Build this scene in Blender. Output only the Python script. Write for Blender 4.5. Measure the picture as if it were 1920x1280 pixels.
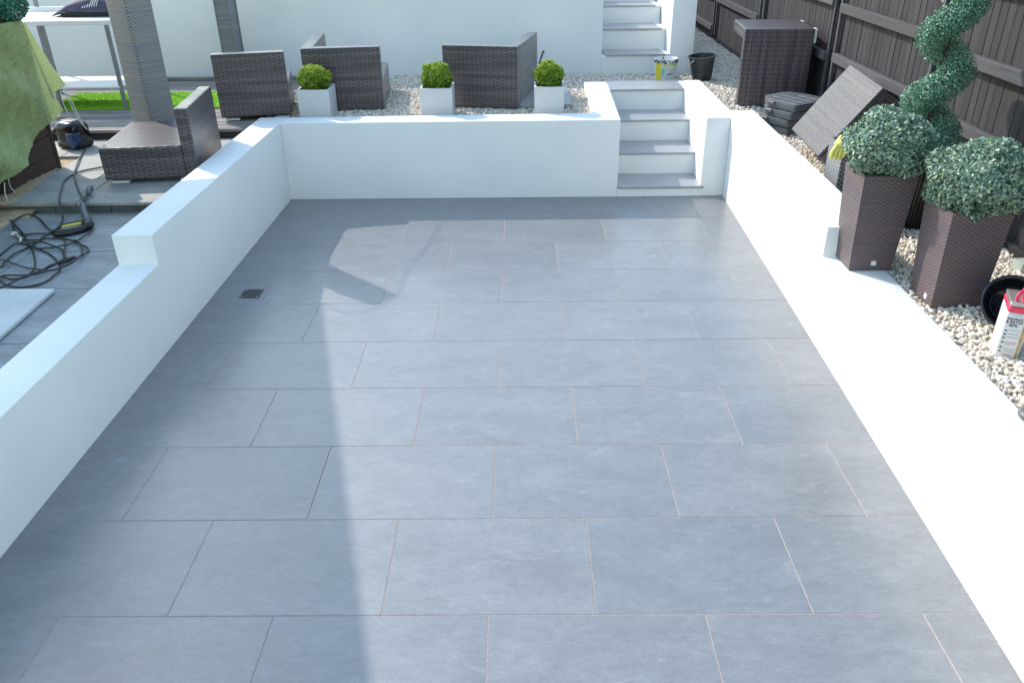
import bpy, bmesh, math, random
import numpy as np
from mathutils import Vector, Matrix, noise as mnoise

random.seed(7)
rng = np.random.default_rng(11)
for o in list(bpy.data.objects):
    bpy.data.objects.remove(o)
SC = bpy.context.scene
COL = SC.collection
PI = math.pi

# ------------------------------------------------------------------ camera
cam_d = bpy.data.cameras.new('camera')
cam = bpy.data.objects.new('camera', cam_d)
COL.objects.link(cam)
cam_d.sensor_width = 36.0
cam_d.lens = 1500.0 / 1920.0 * 36.0
cam_d.clip_start = 0.05
cam_d.clip_end = 2000
yaw, pitch, roll = -.01329358, .50185506, -.01465883
fw = Vector((math.sin(yaw) * math.cos(pitch), math.cos(yaw) * math.cos(pitch), -math.sin(pitch)))
rt = Vector((math.cos(yaw), -math.sin(yaw), 0))
up = rt.cross(fw)
rt2 = rt * math.cos(roll) + up * math.sin(roll)
up2 = -rt * math.sin(roll) + up * math.cos(roll)
M = Matrix.Identity(4)
for i in range(3):
    M[i][0], M[i][1], M[i][2] = rt2[i], up2[i], -fw[i]
M.translation = Vector((.14689, -2.38981, 2.6186))
cam.matrix_world = M
SC.camera = cam

# ------------------------------------------------------------------ sky, sun, exposure
SUN = Vector((-.95, .86, 1.0)).normalized()
elev = math.asin(SUN.z)
azim = math.atan2(SUN.x, SUN.y)
W = bpy.data.worlds.new('World')
SC.world = W
W.use_nodes = True
wn = W.node_tree.nodes
wl = W.node_tree.links
bg = wn['Background']
sky = wn.new('ShaderNodeTexSky')
sky.sky_type = 'NISHITA'
sky.sun_disc = False
sky.sun_elevation = elev
sky.sun_rotation = azim % (2 * PI)
sky.air_density = 2.3
sky.dust_density = 1.2
sky.ozone_density = 4.1
wl.new(sky.outputs[0], bg.inputs[0])
bg.inputs[1].default_value = 0.15
sun_d = bpy.data.lights.new('sun', 'SUN')
sun_d.energy = 2.0
sun_d.angle = math.radians(.53)
sun_d.color = (1.0, .93, .83)
sun = bpy.data.objects.new('sun', sun_d)
COL.objects.link(sun)
sun.rotation_euler = SUN.to_track_quat('Z', 'Y').to_euler()
vs = SC.view_settings
vs.view_transform = 'Standard'
vs.look = 'None'
vs.gamma = 1.0
vs.exposure = 1.14
vs.use_curve_mapping = False

# ------------------------------------------------------------------ materials
def new_mat(name):
    m = bpy.data.materials.new(name)
    m.use_nodes = True
    nt = m.node_tree
    return m, nt, nt.nodes['Principled BSDF']

def N(nt, typ, **kw):
    n = nt.nodes.new('ShaderNode' + typ)
    for k, v in kw.items():
        setattr(n, k, v)
    return n

def rgba(c):
    return (c[0], c[1], c[2], 1)

def coords(nt, kind='Object', scale=(1, 1, 1)):
    tc = N(nt, 'TexCoord')
    mp = N(nt, 'Mapping')
    mp.inputs['Scale'].default_value = scale
    nt.links.new(tc.outputs[kind], mp.inputs[0])
    return mp.outputs[0]

def noise_tex(nt, vec, scale, detail=4, rough=.55, dist=0):
    n = N(nt, 'TexNoise')
    n.inputs['Scale'].default_value = scale
    n.inputs['Detail'].default_value = detail
    n.inputs['Roughness'].default_value = rough
    n.inputs['Distortion'].default_value = dist
    nt.links.new(vec, n.inputs['Vector'])
    return n.outputs['Fac']

def ramp(nt, fac, stops):
    r = N(nt, 'ValToRGB')
    e = r.color_ramp.elements
    while len(e) < len(stops):
        e.new(.5)
    for k, (p, c) in enumerate(stops):
        e[k].position = p
        e[k].color = rgba(c)
    nt.links.new(fac, r.inputs[0])
    return r.outputs[0]

def mixc(nt, fac, a, b, mode='MIX'):
    m = N(nt, 'Mix', data_type='RGBA', blend_type=mode)
    for sock, v in ((m.inputs[0], fac), (m.inputs[6], a), (m.inputs[7], b)):
        if isinstance(v, (int, float)):
            sock.default_value = v
        elif isinstance(v, tuple):
            sock.default_value = rgba(v)
        else:
            nt.links.new(v, sock)
    return m.outputs[2]

def mth(nt, op, a, b=None):
    m = N(nt, 'Math', operation=op)
    for k, v in enumerate((a, b)):
        if v is None:
            continue
        if isinstance(v, (int, float)):
            m.inputs[k].default_value = v
        else:
            nt.links.new(v, m.inputs[k])
    return m.outputs[0]

def bump(nt, bs, h, strength=.3, dist=.01):
    b = N(nt, 'Bump')
    b.inputs['Strength'].default_value = strength
    b.inputs['Distance'].default_value = dist
    nt.links.new(h, b.inputs['Height'])
    nt.links.new(b.outputs[0], bs.inputs['Normal'])

def simple(name, c, rough=.5, var=.12, scale=8, metal=0, spec=.5, bmp=0, obvar=0, stretch=(1, 1, 1)):
    m, nt, bs = new_mat(name)
    v = coords(nt, 'Object', stretch)
    f = noise_tex(nt, v, scale)
    lo = tuple(x * (1 - var) for x in c)
    hi = tuple(min(1, x * (1 + var)) for x in c)
    col = ramp(nt, f, [(.3, lo), (.7, hi)])
    if obvar:
        oi = N(nt, 'ObjectInfo')
        k = mth(nt, 'MULTIPLY_ADD', oi.outputs['Random'], 2 * obvar)
        k.node.inputs[2].default_value = 1 - obvar
        cc = N(nt, 'CombineColor')
        for i in range(3):
            nt.links.new(k, cc.inputs[i])
        col = mixc(nt, 1.0, col, cc.outputs[0], 'MULTIPLY')
    nt.links.new(col, bs.inputs['Base Color'])
    bs.inputs['Roughness'].default_value = rough
    bs.inputs['Metallic'].default_value = metal
    bs.inputs['Specular IOR Level'].default_value = spec
    if bmp:
        bump(nt, bs, noise_tex(nt, v, scale * 6, 6), bmp, .004)
    return m

def render_mat(name='white_render'):
    m, nt, bs = new_mat(name)
    v = coords(nt, 'Object')
    f = noise_tex(nt, v, 1.3, 5, .6)
    col = ramp(nt, f, [(.3, (.775, .78, .775)), (.7, (.85, .85, .84))])
    # a few faint scuffs
    vz = coords(nt, 'Object', (2.2, 2.2, .9))
    s = noise_tex(nt, vz, 3.5, 8, .7)
    sm = ramp(nt, s, [(.66, (0, 0, 0)), (.80, (1, 1, 1))])
    fac = N(nt, 'SeparateColor')
    nt.links.new(sm, fac.inputs[0])
    col = mixc(nt, mth(nt, 'MULTIPLY', fac.outputs[0], .3), col, (.66, .65, .61))
    nt.links.new(col, bs.inputs['Base Color'])
    bs.inputs['Roughness'].default_value = .8
    bs.inputs['Specular IOR Level'].default_value = .25
    h = mth(nt, 'ADD', mth(nt, 'MULTIPLY', noise_tex(nt, v, 160, 3, .6), .12), mth(nt, 'MULTIPLY', noise_tex(nt, v, 5, 4, .55), 1.6))
    bump(nt, bs, h, .5, .004)
    return m

def slate_mat(name, c, var=.12, rough=.36, bmp=.12, coat=0):
    """grey slate-look porcelain: cloudy tone, fine veins, tile-to-tile drift"""
    m, nt, bs = new_mat(name)
    oi = N(nt, 'ObjectInfo')
    tc = N(nt, 'TexCoord')
    add = N(nt, 'VectorMath', operation='ADD')
    comb = N(nt, 'CombineXYZ')
    r50 = mth(nt, 'MULTIPLY', oi.outputs['Random'], 53.0)
    for i in range(3):
        nt.links.new(r50, comb.inputs[i])
    nt.links.new(tc.outputs['Object'], add.inputs[0])
    nt.links.new(comb.outputs[0], add.inputs[1])
    mp = N(nt, 'Mapping')
    mp.inputs['Scale'].default_value = (1.0, 2.1, 1.0)
    mp.inputs['Rotation'].default_value = (0, 0, .35)
    nt.links.new(add.outputs[0], mp.inputs[0])
    v = mp.outputs[0]
    cloud = noise_tex(nt, v, 2.4, 8, .62, .5)
    lo = tuple(x * (1 - var) for x in c)
    hi = tuple(x * (1 + var) for x in c)
    col = ramp(nt, cloud, [(.32, lo), (.68, hi)])
    # thin pale veins / scuffs
    vein = noise_tex(nt, v, 5.5, 10, .72, 1.3)
    vm = ramp(nt, vein, [(.56, (0, 0, 0)), (.74, (1, 1, 1))])
    sep = N(nt, 'SeparateColor')
    nt.links.new(vm, sep.inputs[0])
    col = mixc(nt, mth(nt, 'MULTIPLY', sep.outputs[0], .42), col, tuple(min(1, x * 1.75) for x in c))
    # dark fine streaks
    mp2 = N(nt, 'Mapping')
    mp2.inputs['Scale'].default_value = (1.0, 5.0, 1.0)
    nt.links.new(add.outputs[0], mp2.inputs[0])
    st = noise_tex(nt, mp2.outputs[0], 9, 10, .75, .6)
    sm = ramp(nt, st, [(.30, (1, 1, 1)), (.46, (0, 0, 0))])
    sep2 = N(nt, 'SeparateColor')
    nt.links.new(sm, sep2.inputs[0])
    col = mixc(nt, mth(nt, 'MULTIPLY', sep2.outputs[0], .30), col, tuple(x * .62 for x in c))
    # mid and fine mottling
    mid = noise_tex(nt, v, 13, 9, .68, .8)
    md = ramp(nt, mid, [(.30, (.86, .87, .88)), (.70, (1.13, 1.13, 1.13))])
    col = mixc(nt, 1.0, col, md, 'MULTIPLY')
    fine = noise_tex(nt, add.outputs[0], 95, 4, .7)
    fd = ramp(nt, fine, [(.32, (.90, .90, .90)), (.68, (1.10, 1.10, 1.10))])
    col = mixc(nt, 1.0, col, fd, 'MULTIPLY')
    # warm / cool drift per tile
    warm = mixc(nt, oi.outputs['Random'], (.94, .955, .975), (1.05, 1.035, 1.02))
    col = mixc(nt, 1.0, col, warm, 'MULTIPLY')
    nt.links.new(col, bs.inputs['Base Color'])
    rr = mth(nt, 'MULTIPLY_ADD', cloud, .18)
    rr.node.inputs[2].default_value = rough
    nt.links.new(rr, bs.inputs['Roughness'])
    bs.inputs['Coat Weight'].default_value = coat
    bs.inputs['Coat IOR'].default_value = 1.7
    bs.inputs['Coat Roughness'].default_value = .26
    bump(nt, bs, noise_tex(nt, v, 30, 8, .7), bmp, .002)
    return m

def weave(name, c, gap, p, bh, rough=.42, vert=False, strength=.7, band=.5, coat=0, open_=.5):
    """flat strands woven over and under upright ribs; UVs are metres, p = rib spacing, bh = strand height"""
    m, nt, bs = new_mat(name)
    tc = N(nt, 'TexCoord')
    mp = N(nt, 'Mapping')
    if vert:
        mp.inputs['Rotation'].default_value = (0, 0, PI / 2)
    nt.links.new(tc.outputs['UV'], mp.inputs[0])
    wob = N(nt, 'TexNoise')
    wob.inputs['Scale'].default_value = 7
    nt.links.new(mp.outputs[0], wob.inputs['Vector'])
    ad = N(nt, 'VectorMath', operation='MULTIPLY_ADD')
    nt.links.new(wob.outputs['Color'], ad.inputs[0])
    ad.inputs[1].default_value = (.010, .004, 0)
    nt.links.new(mp.outputs[0], ad.inputs[2])
    sep = N(nt, 'SeparateXYZ')
    nt.links.new(ad.outputs[0], sep.inputs[0])
    vv = mth(nt, 'DIVIDE', sep.outputs[1], bh)
    row = mth(nt, 'FLOOR', vv)
    fv = mth(nt, 'FRACT', vv)
    k = mth(nt, 'MULTIPLY_ADD', fv, 2.0)
    k.node.inputs[2].default_value = -1.0
    prof = mth(nt, 'SUBTRACT', 1.0, mth(nt, 'POWER', mth(nt, 'ABSOLUTE', k), 3.0))
    ph = mth(nt, 'MULTIPLY', mth(nt, 'MODULO', row, 2.0), PI)
    cs = mth(nt, 'COSINE', mth(nt, 'ADD', mth(nt, 'MULTIPLY', sep.outputs[0], PI / p), ph))
    over = mth(nt, 'MULTIPLY_ADD', cs, .5)
    over.node.inputs[2].default_value = .5
    # tone of each strand: bands of a few strands, drifting slowly along them
    gr = mth(nt, 'FLOOR', mth(nt, 'DIVIDE', row, 3.0))
    cmb = N(nt, 'CombineXYZ')
    nt.links.new(mth(nt, 'MULTIPLY', sep.outputs[0], .9), cmb.inputs[0])
    nt.links.new(mth(nt, 'MULTIPLY', gr, 3.7), cmb.inputs[1])
    nt.links.new(mth(nt, 'MULTIPLY', row, .37), cmb.inputs[2])
    bf = noise_tex(nt, cmb.outputs[0], 1.0, 2, .5)
    lo, hi = 1 - band, 1 + band * .8
    tone = ramp(nt, bf, [(.34, (c[0] * lo * .90, c[1] * lo * .98, c[2] * lo * 1.15)), (.64, (c[0] * hi * 1.07, c[1] * hi, c[2] * hi * .97))])
    vis = mth(nt, 'MULTIPLY', prof, mth(nt, 'ADD', mth(nt, 'MULTIPLY', over, 1.0), .22))
    mr = N(nt, 'MapRange', interpolation_type='SMOOTHSTEP')
    nt.links.new(vis, mr.inputs[0])
    mr.inputs[1].default_value = .02
    mr.inputs[2].default_value = open_
    col = mixc(nt, mr.outputs[0], gap, tone)
    nt.links.new(col, bs.inputs['Base Color'])
    bs.inputs['Roughness'].default_value = rough
    bs.inputs['Coat Weight'].default_value = coat
    bs.inputs['Coat Roughness'].default_value = .3
    bump(nt, bs, vis, strength, .004)
    return m

def attr_mat(name, stops, rough=.5, spec=.4, translucent=0, sheen=0):
    """colour comes from a per-piece random value stored on the mesh"""
    m, nt, bs = new_mat(name)
    a = N(nt, 'Attribute', attribute_name='tone')
    sep = N(nt, 'SeparateColor')
    nt.links.new(a.outputs['Color'], sep.inputs[0])
    col = ramp(nt, sep.outputs[0], stops)
    nt.links.new(col, bs.inputs['Base Color'])
    bs.inputs['Roughness'].default_value = rough
    bs.inputs['Specular IOR Level'].default_value = spec
    if translucent:
        tr = N(nt, 'BsdfTranslucent')
        nt.links.new(col, tr.inputs[0])
        mx = N(nt, 'MixShader')
        mx.inputs[0].default_value = translucent
        nt.links.new(bs.outputs[0], mx.inputs[1])
        nt.links.new(tr.outputs[0], mx.inputs[2])
        nt.links.new(mx.outputs[0], nt.nodes['Material Output'].inputs[0])
    return m

def wood_mat(name, c, var=.3, axis=2, rough=.75, obvar=.2, scale=14, gold=0):
    m, nt, bs = new_mat(name)
    st = [1, 1, 1]
    st[axis] = .07
    v = coords(nt, 'Object', tuple(st))
    oi = N(nt, 'ObjectInfo')
    add = N(nt, 'VectorMath', operation='ADD')
    comb = N(nt, 'CombineXYZ')
    r = mth(nt, 'MULTIPLY', oi.outputs['Random'], 37.0)
    for i in range(3):
        nt.links.new(r, comb.inputs[i])
    nt.links.new(v, add.inputs[0])
    nt.links.new(comb.outputs[0], add.inputs[1])
    g = noise_tex(nt, add.outputs[0], scale * 3, 8, .7, .8)
    lo = tuple(x * (1 - var) for x in c)
    hi = tuple(x * (1 + var) for x in c)
    col = ramp(nt, g, [(.3, lo), (.7, hi)])
    kn = noise_tex(nt, coords(nt, 'Object'), 3.0, 4)
    warm = ramp(nt, kn, [(.45, (1, 1, 1)), (.75, (1.10, .98, .92))])
    col = mixc(nt, 1.0, col, warm, 'MULTIPLY')
    k = mth(nt, 'MULTIPLY_ADD', oi.outputs['Random'], 2 * obvar)
    k.node.inputs[2].default_value = 1 - obvar
    cc = N(nt, 'CombineColor')
    for i in range(3):
        nt.links.new(k, cc.inputs[i])
    col = mixc(nt, 1.0, col, cc.outputs[0], 'MULTIPLY')
    nt.links.new(col, bs.inputs['Base Color'])
    bs.inputs['Roughness'].default_value = rough
    bs.inputs['Specular IOR Level'].default_value = .3
    bump(nt, bs, g, .35, .003)
    return m

MT = {}
MT['render'] = render_mat()
MT['tile'] = slate_mat('slate_grey_porcelain', (.176, .180, .192), coat=.7)
MT['tread'] = slate_mat('slate_grey_tread', (.32, .325, .34), coat=.9)
MT['slab'] = slate_mat('sandstone_grey_slab', (.31, .305, .29), .22, .6, .3)
MT['slab_low'] = slate_mat('dark_grey_slab', (.26, .272, .285), .25, .5, .3)
MT['cladding'] = slate_mat('slate_cladding', (.10, .11, .115), .4, .55, .6)
MT['grout'] = simple('pink_grout', (.36, .285, .255), .9, .25, 60, bmp=.4)
MT['wicker'] = weave('dark_wicker', (.100, .082, .094), (.006, .006, .009), .046, .0155, .38, coat=.6)
MT['wicker_v'] = weave('dark_wicker_upright', (.105, .086, .098), (.007, .007, .010), .046, .0155, .38, vert=True, coat=.6)
MT['wicker_pale'] = weave('pale_grey_wicker', (.112, .104, .110), (.03, .028, .033), .030, .0125, .5, band=.25, coat=.15, open_=.4)  # finer copy of the dark wicker, sunlight put in as paler strands and gaps
MT['wicker_grey'] = weave('grey_wicker', (.33, .33, .33), (.028, .029, .033), .018, .0135, .5, band=.12, open_=.6)
MT['wicker_pot'] = weave('brown_weave', (.165, .122, .126), (.036, .026, .030), .018, .0115, .42, band=.08, open_=.5)
MT['wicker_basket'] = weave('black_white_weave', (.34, .34, .35), (.006, .006, .008), .020, .016, .5, band=.05, open_=.8)
MT['white_metal'] = simple('white_powder_coat', (.74, .74, .74), .4, .04, 5)
MT['grey_metal'] = simple('grey_metal', (.24, .25, .27), .4, .1, 10, metal=.3)
MT['pot_white'] = simple('pale_grey_pot', (.62, .63, .64), .5, .04, 4, bmp=.05)
MT['soil'] = simple('potting_soil', (.035, .026, .018), .95, .4, 60, bmp=.6)
MT['black_plastic'] = simple('black_plastic', (.012, .012, .014), .3, .2, 12)
MT['black_gloss'] = simple('glossy_black_plastic', (.006, .007, .012), .12, .2, 12)
MT['bucket'] = simple('scuffed_black_rubber', (.035, .036, .04), .5, .55, 16, bmp=.15)
MT['bucket_in'] = simple('bucket_inside', (.02, .028, .045), .4, .6, 22)
MT['weight'] = simple('dark_grey_hard_plastic', (.105, .115, .128), .45, .1, 10)
MT['fence'] = wood_mat('black_stained_board', (.040, .039, .046), .42, 2, obvar=.16)
MT['fence_rail'] = wood_mat('black_stained_rail', (.078, .077, .088), .22, 1)
MT['fence_post'] = wood_mat('black_stained_post', (.030, .029, .033), .3, 2)
MT['deck'] = wood_mat('weathered_deck_board', (.23, .215, .205), .62, 0, .85, .25, 5)
MT['deck_edge'] = wood_mat('dark_wet_timber', (.045, .04, .036), .5, 0, .8, .1)  # much darker than the deck boards
MT['hut'] = wood_mat('brown_composite_plank', (.062, .038, .032), .12, 1, .65, .08)
MT['hut_post'] = wood_mat('dark_brown_post', (.045, .032, .028), .5, 2, .8, .1)
MT['black_trim'] = simple('black_trim', (.015, .014, .014), .5)
MT['sand'] = simple('loose_sand', (.40, .30, .19), .95, .3, 30, bmp=.7)
MT['gravel_bed'] = simple('gravel_bed', (.58, .51, .43), .95, .35, 45, bmp=.8)
MT['stone'] = attr_mat('cream_stone_chips', [(0, (.46, .38, .30)), (.3, (.68, .60, .50)), (.7, (.78, .71, .62)), (1, (.86, .82, .76))], .85, .2)
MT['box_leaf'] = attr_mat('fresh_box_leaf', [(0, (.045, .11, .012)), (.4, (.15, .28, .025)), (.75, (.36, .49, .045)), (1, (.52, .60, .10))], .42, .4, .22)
MT['fake_leaf'] = attr_mat('blue_green_leaf', [(0, (.05, .10, .068)), (.5, (.215, .335, .245)), (.9, (.44, .57, .46)), (1, (.46, .58, .27))], .36, .5, .10)
MT['spiral_leaf'] = attr_mat('deep_green_leaf', [(0, (.04, .115, .075)), (.5, (.13, .29, .20)), (.9, (.27, .46, .35)), (1, (.42, .60, .47))], .35, .5, .08)
MT['ball_leaf'] = attr_mat('teal_leaf', [(0, (.01, .075, .05)), (.5, (.035, .19, .125)), (1, (.10, .38, .27))], .35, .5, .08)
MT['turf'] = attr_mat('artificial_turf', [(0, (.15, .36, .015)), (.6, (.30, .58, .03)), (1, (.44, .72, .08))], .5, .3, .25)
MT['turf_bed'] = simple('turf_backing', (.20, .46, .02), .9, .3, 40)
MT['hose'] = simple('black_hose', (.020, .022, .026), .35, .2, 10)
MT['cable'] = simple('grey_cable', (.035, .042, .04), .4, .2, 10)
MT['yellow'] = simple('yellow_plastic', (.72, .62, .06), .4, .08, 10)
MT['glove'] = simple('yellow_rubber', (.74, .70, .16), .5, .08, 10, bmp=.1)
MT['blue'] = simple('blue_plastic', (.010, .04, .13), .3, .5, 9)
MT['bag'] = simple('dark_purple_fabric', (.060, .052, .095), .75, .25, 12, bmp=.2)
MT['bag_dark'] = simple('black_mesh_fabric', (.012, .013, .014), .8, .5, 60, bmp=.4)
MT['white_print'] = simple('white_print', (.75, .75, .76), .6, .03)
MT['ink'] = simple('black_print', (.02, .02, .02), .5, .05)
MT['grey_ink'] = simple('grey_print', (.36, .37, .40), .5, .05)
MT['can_white'] = simple('white_tinplate', (.68, .69, .72), .3, .06, 6)
MT['can_steel'] = simple('bare_tinplate', (.50, .48, .46), .32, .12, 14, metal=.75)
MT['red'] = simple('pink_red_plastic', (.80, .045, .11), .35, .06, 8)
MT['gold'] = simple('gold_seam', (.42, .31, .12), .4, .25, 60, metal=.4)
MT['label_blue'] = simple('teal_print', (.25, .55, .50), .5, .1)
MT['label_green'] = simple('lime_print', (.52, .62, .18), .5, .1)
MT['brush_steel'] = simple('pale_ferrule', (.66, .66, .64), .35, .1, 8, metal=.3)
MT['mat'] = simple('pale_concrete_board', (.56, .57, .58), .8, .08, 5, bmp=.2)
MT['string'] = simple('white_frayed_cord', (.7, .7, .66), .8)
def cloth_mat():
    m, nt, bs = new_mat('pale_canopy_cloth')
    bs.inputs['Base Color'].default_value = (.72, .73, .75, 1)
    bs.inputs['Roughness'].default_value = .85
    tr = N(nt, 'BsdfTranslucent')
    tr.inputs[0].default_value = (.72, .76, .84, 1)
    mx = N(nt, 'MixShader')
    mx.inputs[0].default_value = .6
    nt.links.new(bs.outputs[0], mx.inputs[1])
    nt.links.new(tr.outputs[0], mx.inputs[2])
    nt.links.new(mx.outputs[0], nt.nodes['Material Output'].inputs[0])
    return m
MT['canopy'] = cloth_mat()  # cloth of the unseen canopy added for shade
MT['ground'] = simple('lawn_ground', (.05, .075, .03), .95, .4, 2)
MT['render_dirty'] = MT['render']

def tarp_mat():
    m, nt, bs = new_mat('green_tarpaulin')
    v = coords(nt, 'Object')
    f = noise_tex(nt, v, 2.2, 6, .6, .6)
    col = ramp(nt, f, [(.25, (.25, .31, .12)), (.5, (.36, .44, .19)), (.78, (.47, .53, .28))])
    nt.links.new(col, bs.inputs['Base Color'])
    bs.inputs['Roughness'].default_value = .42
    bs.inputs['Specular IOR Level'].default_value = .45
    hs = None
    for sc, st, wgt in ((3.2, (1, 1.6, .8), 1.0), (6.5, (1, .9, 1.5), .6), (13, (1, 1.3, 1.0), .3), (30, (1, 1, 1), .12)):
        nz = noise_tex(nt, coords(nt, 'Object', st), sc, 2, .5, .9)
        rdg = mth(nt, 'SUBTRACT', 1.0, mth(nt, 'POWER', mth(nt, 'MULTIPLY', mth(nt, 'ABSOLUTE', mth(nt, 'SUBTRACT', nz, .5)), 2.0), .6))
        rdg = mth(nt, 'MULTIPLY', rdg, wgt)
        hs = rdg if hs is None else mth(nt, 'ADD', hs, rdg)
    bump(nt, bs, hs, .6, .03)
    tr = N(nt, 'BsdfTranslucent')
    nt.links.new(col, tr.inputs[0])
    mx = N(nt, 'MixShader')
    mx.inputs[0].default_value = .22
    nt.links.new(bs.outputs[0], mx.inputs[1])
    nt.links.new(tr.outputs[0], mx.inputs[2])
    nt.links.new(mx.outputs[0], nt.nodes['Material Output'].inputs[0])
    return m
MT['tarp'] = tarp_mat()

def clear_mat():
    m, nt, bs = new_mat('clear_plastic')
    bs.inputs['Base Color'].default_value = (.62, .68, .63, 1)
    bs.inputs['Roughness'].default_value = .25
    tr = N(nt, 'BsdfTransparent')
    mx = N(nt, 'MixShader')
    mx.inputs[0].default_value = .5
    nt.links.new(tr.outputs[0], mx.inputs[1])
    nt.links.new(bs.outputs[0], mx.inputs[2])
    nt.links.new(mx.outputs[0], nt.nodes['Material Output'].inputs[0])
    return m
MT['clear'] = clear_mat()

# ------------------------------------------------------------------ mesh helpers
def rotz(a):
    return Matrix.Rotation(a, 4, 'Z')

class B:
    """a bmesh that collects shapes and becomes one object"""
    def __init__(self):
        self.bm = bmesh.new()

    def _join(self, t, mat=None):
        if mat is not None:
            t.transform(mat)
        me = bpy.data.meshes.new('tmp')
        t.to_mesh(me)
        t.free()
        self.bm.from_mesh(me)
        bpy.data.meshes.remove(me)

    def box(self, lo, hi, bev=0, seg=1, mat=None):
        t = bmesh.new()
        bmesh.ops.create_cube(t, size=1)
        for v in t.verts:
            for i in range(3):
                v.co[i] = lo[i] + (v.co[i] + .5) * (hi[i] - lo[i])
        if bev:
            bmesh.ops.bevel(t, geom=t.edges[:], offset=bev, segments=seg, profile=.6, affect='EDGES')
        self._join(t, mat)
        return self

    def prism(self, poly, z0, z1, bev=0, seg=1, mat=None):
        t = bmesh.new()
        vb = [t.verts.new((p[0], p[1], z0)) for p in poly]
        vt = [t.verts.new((p[0], p[1], z1)) for p in poly]
        t.faces.new(vb[::-1])
        t.faces.new(vt)
        n = len(poly)
        for i in range(n):
            t.faces.new((vb[i], vb[(i + 1) % n], vt[(i + 1) % n], vt[i]))
        bmesh.ops.recalc_face_normals(t, faces=t.faces[:])
        if bev:
            bmesh.ops.bevel(t, geom=t.edges[:], offset=bev, segments=seg, profile=.6, affect='EDGES')
        self._join(t, mat)
        return self

    def hexa(self, pts, bev=0, seg=1, mat=None):
        """8 corners: bottom 4 ccw, top 4 ccw"""
        t = bmesh.new()
        v = [t.verts.new(p) for p in pts]
        for f in ((3, 2, 1, 0), (4, 5, 6, 7), (0, 1, 5, 4), (1, 2, 6, 5), (2, 3, 7, 6), (3, 0, 4, 7)):
            t.faces.new([v[i] for i in f])
        bmesh.ops.recalc_face_normals(t, faces=t.faces[:])
        if bev:
            bmesh.ops.bevel(t, geom=t.edges[:], offset=bev, segments=seg, profile=.6, affect='EDGES')
        self._join(t, mat)
        return self

    def lathe(self, prof, n=32, mat=None):
        t = bmesh.new()
        rings = []
        for r, z in prof:
            if r < 1e-5:
                rings.append([t.verts.new((0, 0, z))])
            else:
                rings.append([t.verts.new((r * math.cos(2 * PI * k / n), r * math.sin(2 * PI * k / n), z)) for k in range(n)])
        for a, b in zip(rings[:-1], rings[1:]):
            for k in range(n):
                k2 = (k + 1) % n
                if len(a) == 1 and len(b) == 1:
                    continue
                if len(a) == 1:
                    t.faces.new((a[0], b[k], b[k2]))
                elif len(b) == 1:
                    t.faces.new((a[k], a[k2], b[0]))
                else:
                    t.faces.new((a[k], a[k2], b[k2], b[k]))
        bmesh.ops.recalc_face_normals(t, faces=t.faces[:])
        self._join(t, mat)
        return self

    def tube(self, pts, r, n=8, caps=True):
        pts = [Vector(p) for p in pts]
        rs = r if isinstance(r, (list, tuple)) else [r] * len(pts)
        t = bmesh.new()
        rings = []
        nrm = None
        for i, p in enumerate(pts):
            d = (pts[min(i + 1, len(pts) - 1)] - pts[max(i - 1, 0)]).normalized()
            if nrm is None:
                nrm = d.orthogonal().normalized()
            else:
                nrm = (nrm - d * nrm.dot(d)).normalized()
            bn = d.cross(nrm)
            rings.append([t.verts.new(p + (nrm * math.cos(2 * PI * k / n) + bn * math.sin(2 * PI * k / n)) * rs[i]) for k in range(n)])
        for a, b in zip(rings[:-1], rings[1:]):
            for k in range(n):
                t.faces.new((a[k], a[(k + 1) % n], b[(k + 1) % n], b[k]))
        if caps:
            t.faces.new(rings[0][::-1])
            t.faces.new(rings[-1])
        self._join(t)
        return self

    def blob(self, c, s, sub=2, mat=None):
        t = bmesh.new()
        bmesh.ops.create_icosphere(t, subdivisions=sub, radius=1)
        for v in t.verts:
            v.co = Vector((c[0] + v.co.x * s[0], c[1] + v.co.y * s[1], c[2] + v.co.z * s[2]))
        self._join(t, mat)
        return self

    def build(self, name, mat, parent=None, smooth=False, uv=True, loc=None, rz=None):
        bm = self.bm
        if uv:
            lay = bm.loops.layers.uv.new('UVMap')
            bm.normal_update()
            for f in bm.faces:
                n = f.normal
                a = max(range(3), key=lambda i: abs(n[i]))
                i, j = ((1, 2), (0, 2), (0, 1))[a]
                for lp in f.loops:
                    lp[lay].uv = (lp.vert.co[i], lp.vert.co[j])
        me = bpy.data.meshes.new(name)
        bm.to_mesh(me)
        bm.free()
        if smooth:
            me.shade_smooth()
            if smooth != 'all':
                me.set_sharp_from_angle(angle=math.radians(38))
        o = bpy.data.objects.new(name, me)
        COL.objects.link(o)
        me.materials.append(mat)
        if parent is not None:
            o.parent = parent
        if loc is not None:
            o.location = loc
        if rz is not None:
            o.rotation_euler = (0, 0, rz)
        return o

def tag(o, label, cat, group=None):
    o['label'] = label
    o['category'] = cat
    if group:
        o['group'] = group
    return o

def thing(name, label, cat, loc=(0, 0, 0), rz=0, group=None, matrix=None):
    o = bpy.data.objects.new(name, None)
    COL.objects.link(o)
    o.empty_display_size = .1
    if matrix is not None:
        o.matrix_world = matrix
    else:
        o.location = loc
        o.rotation_euler = (0, 0, rz)
    return tag(o, label, cat, group)

def struct(o):
    o['kind'] = 'structure'
    return o

def stuff(o):
    o['kind'] = 'stuff'
    return o

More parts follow.
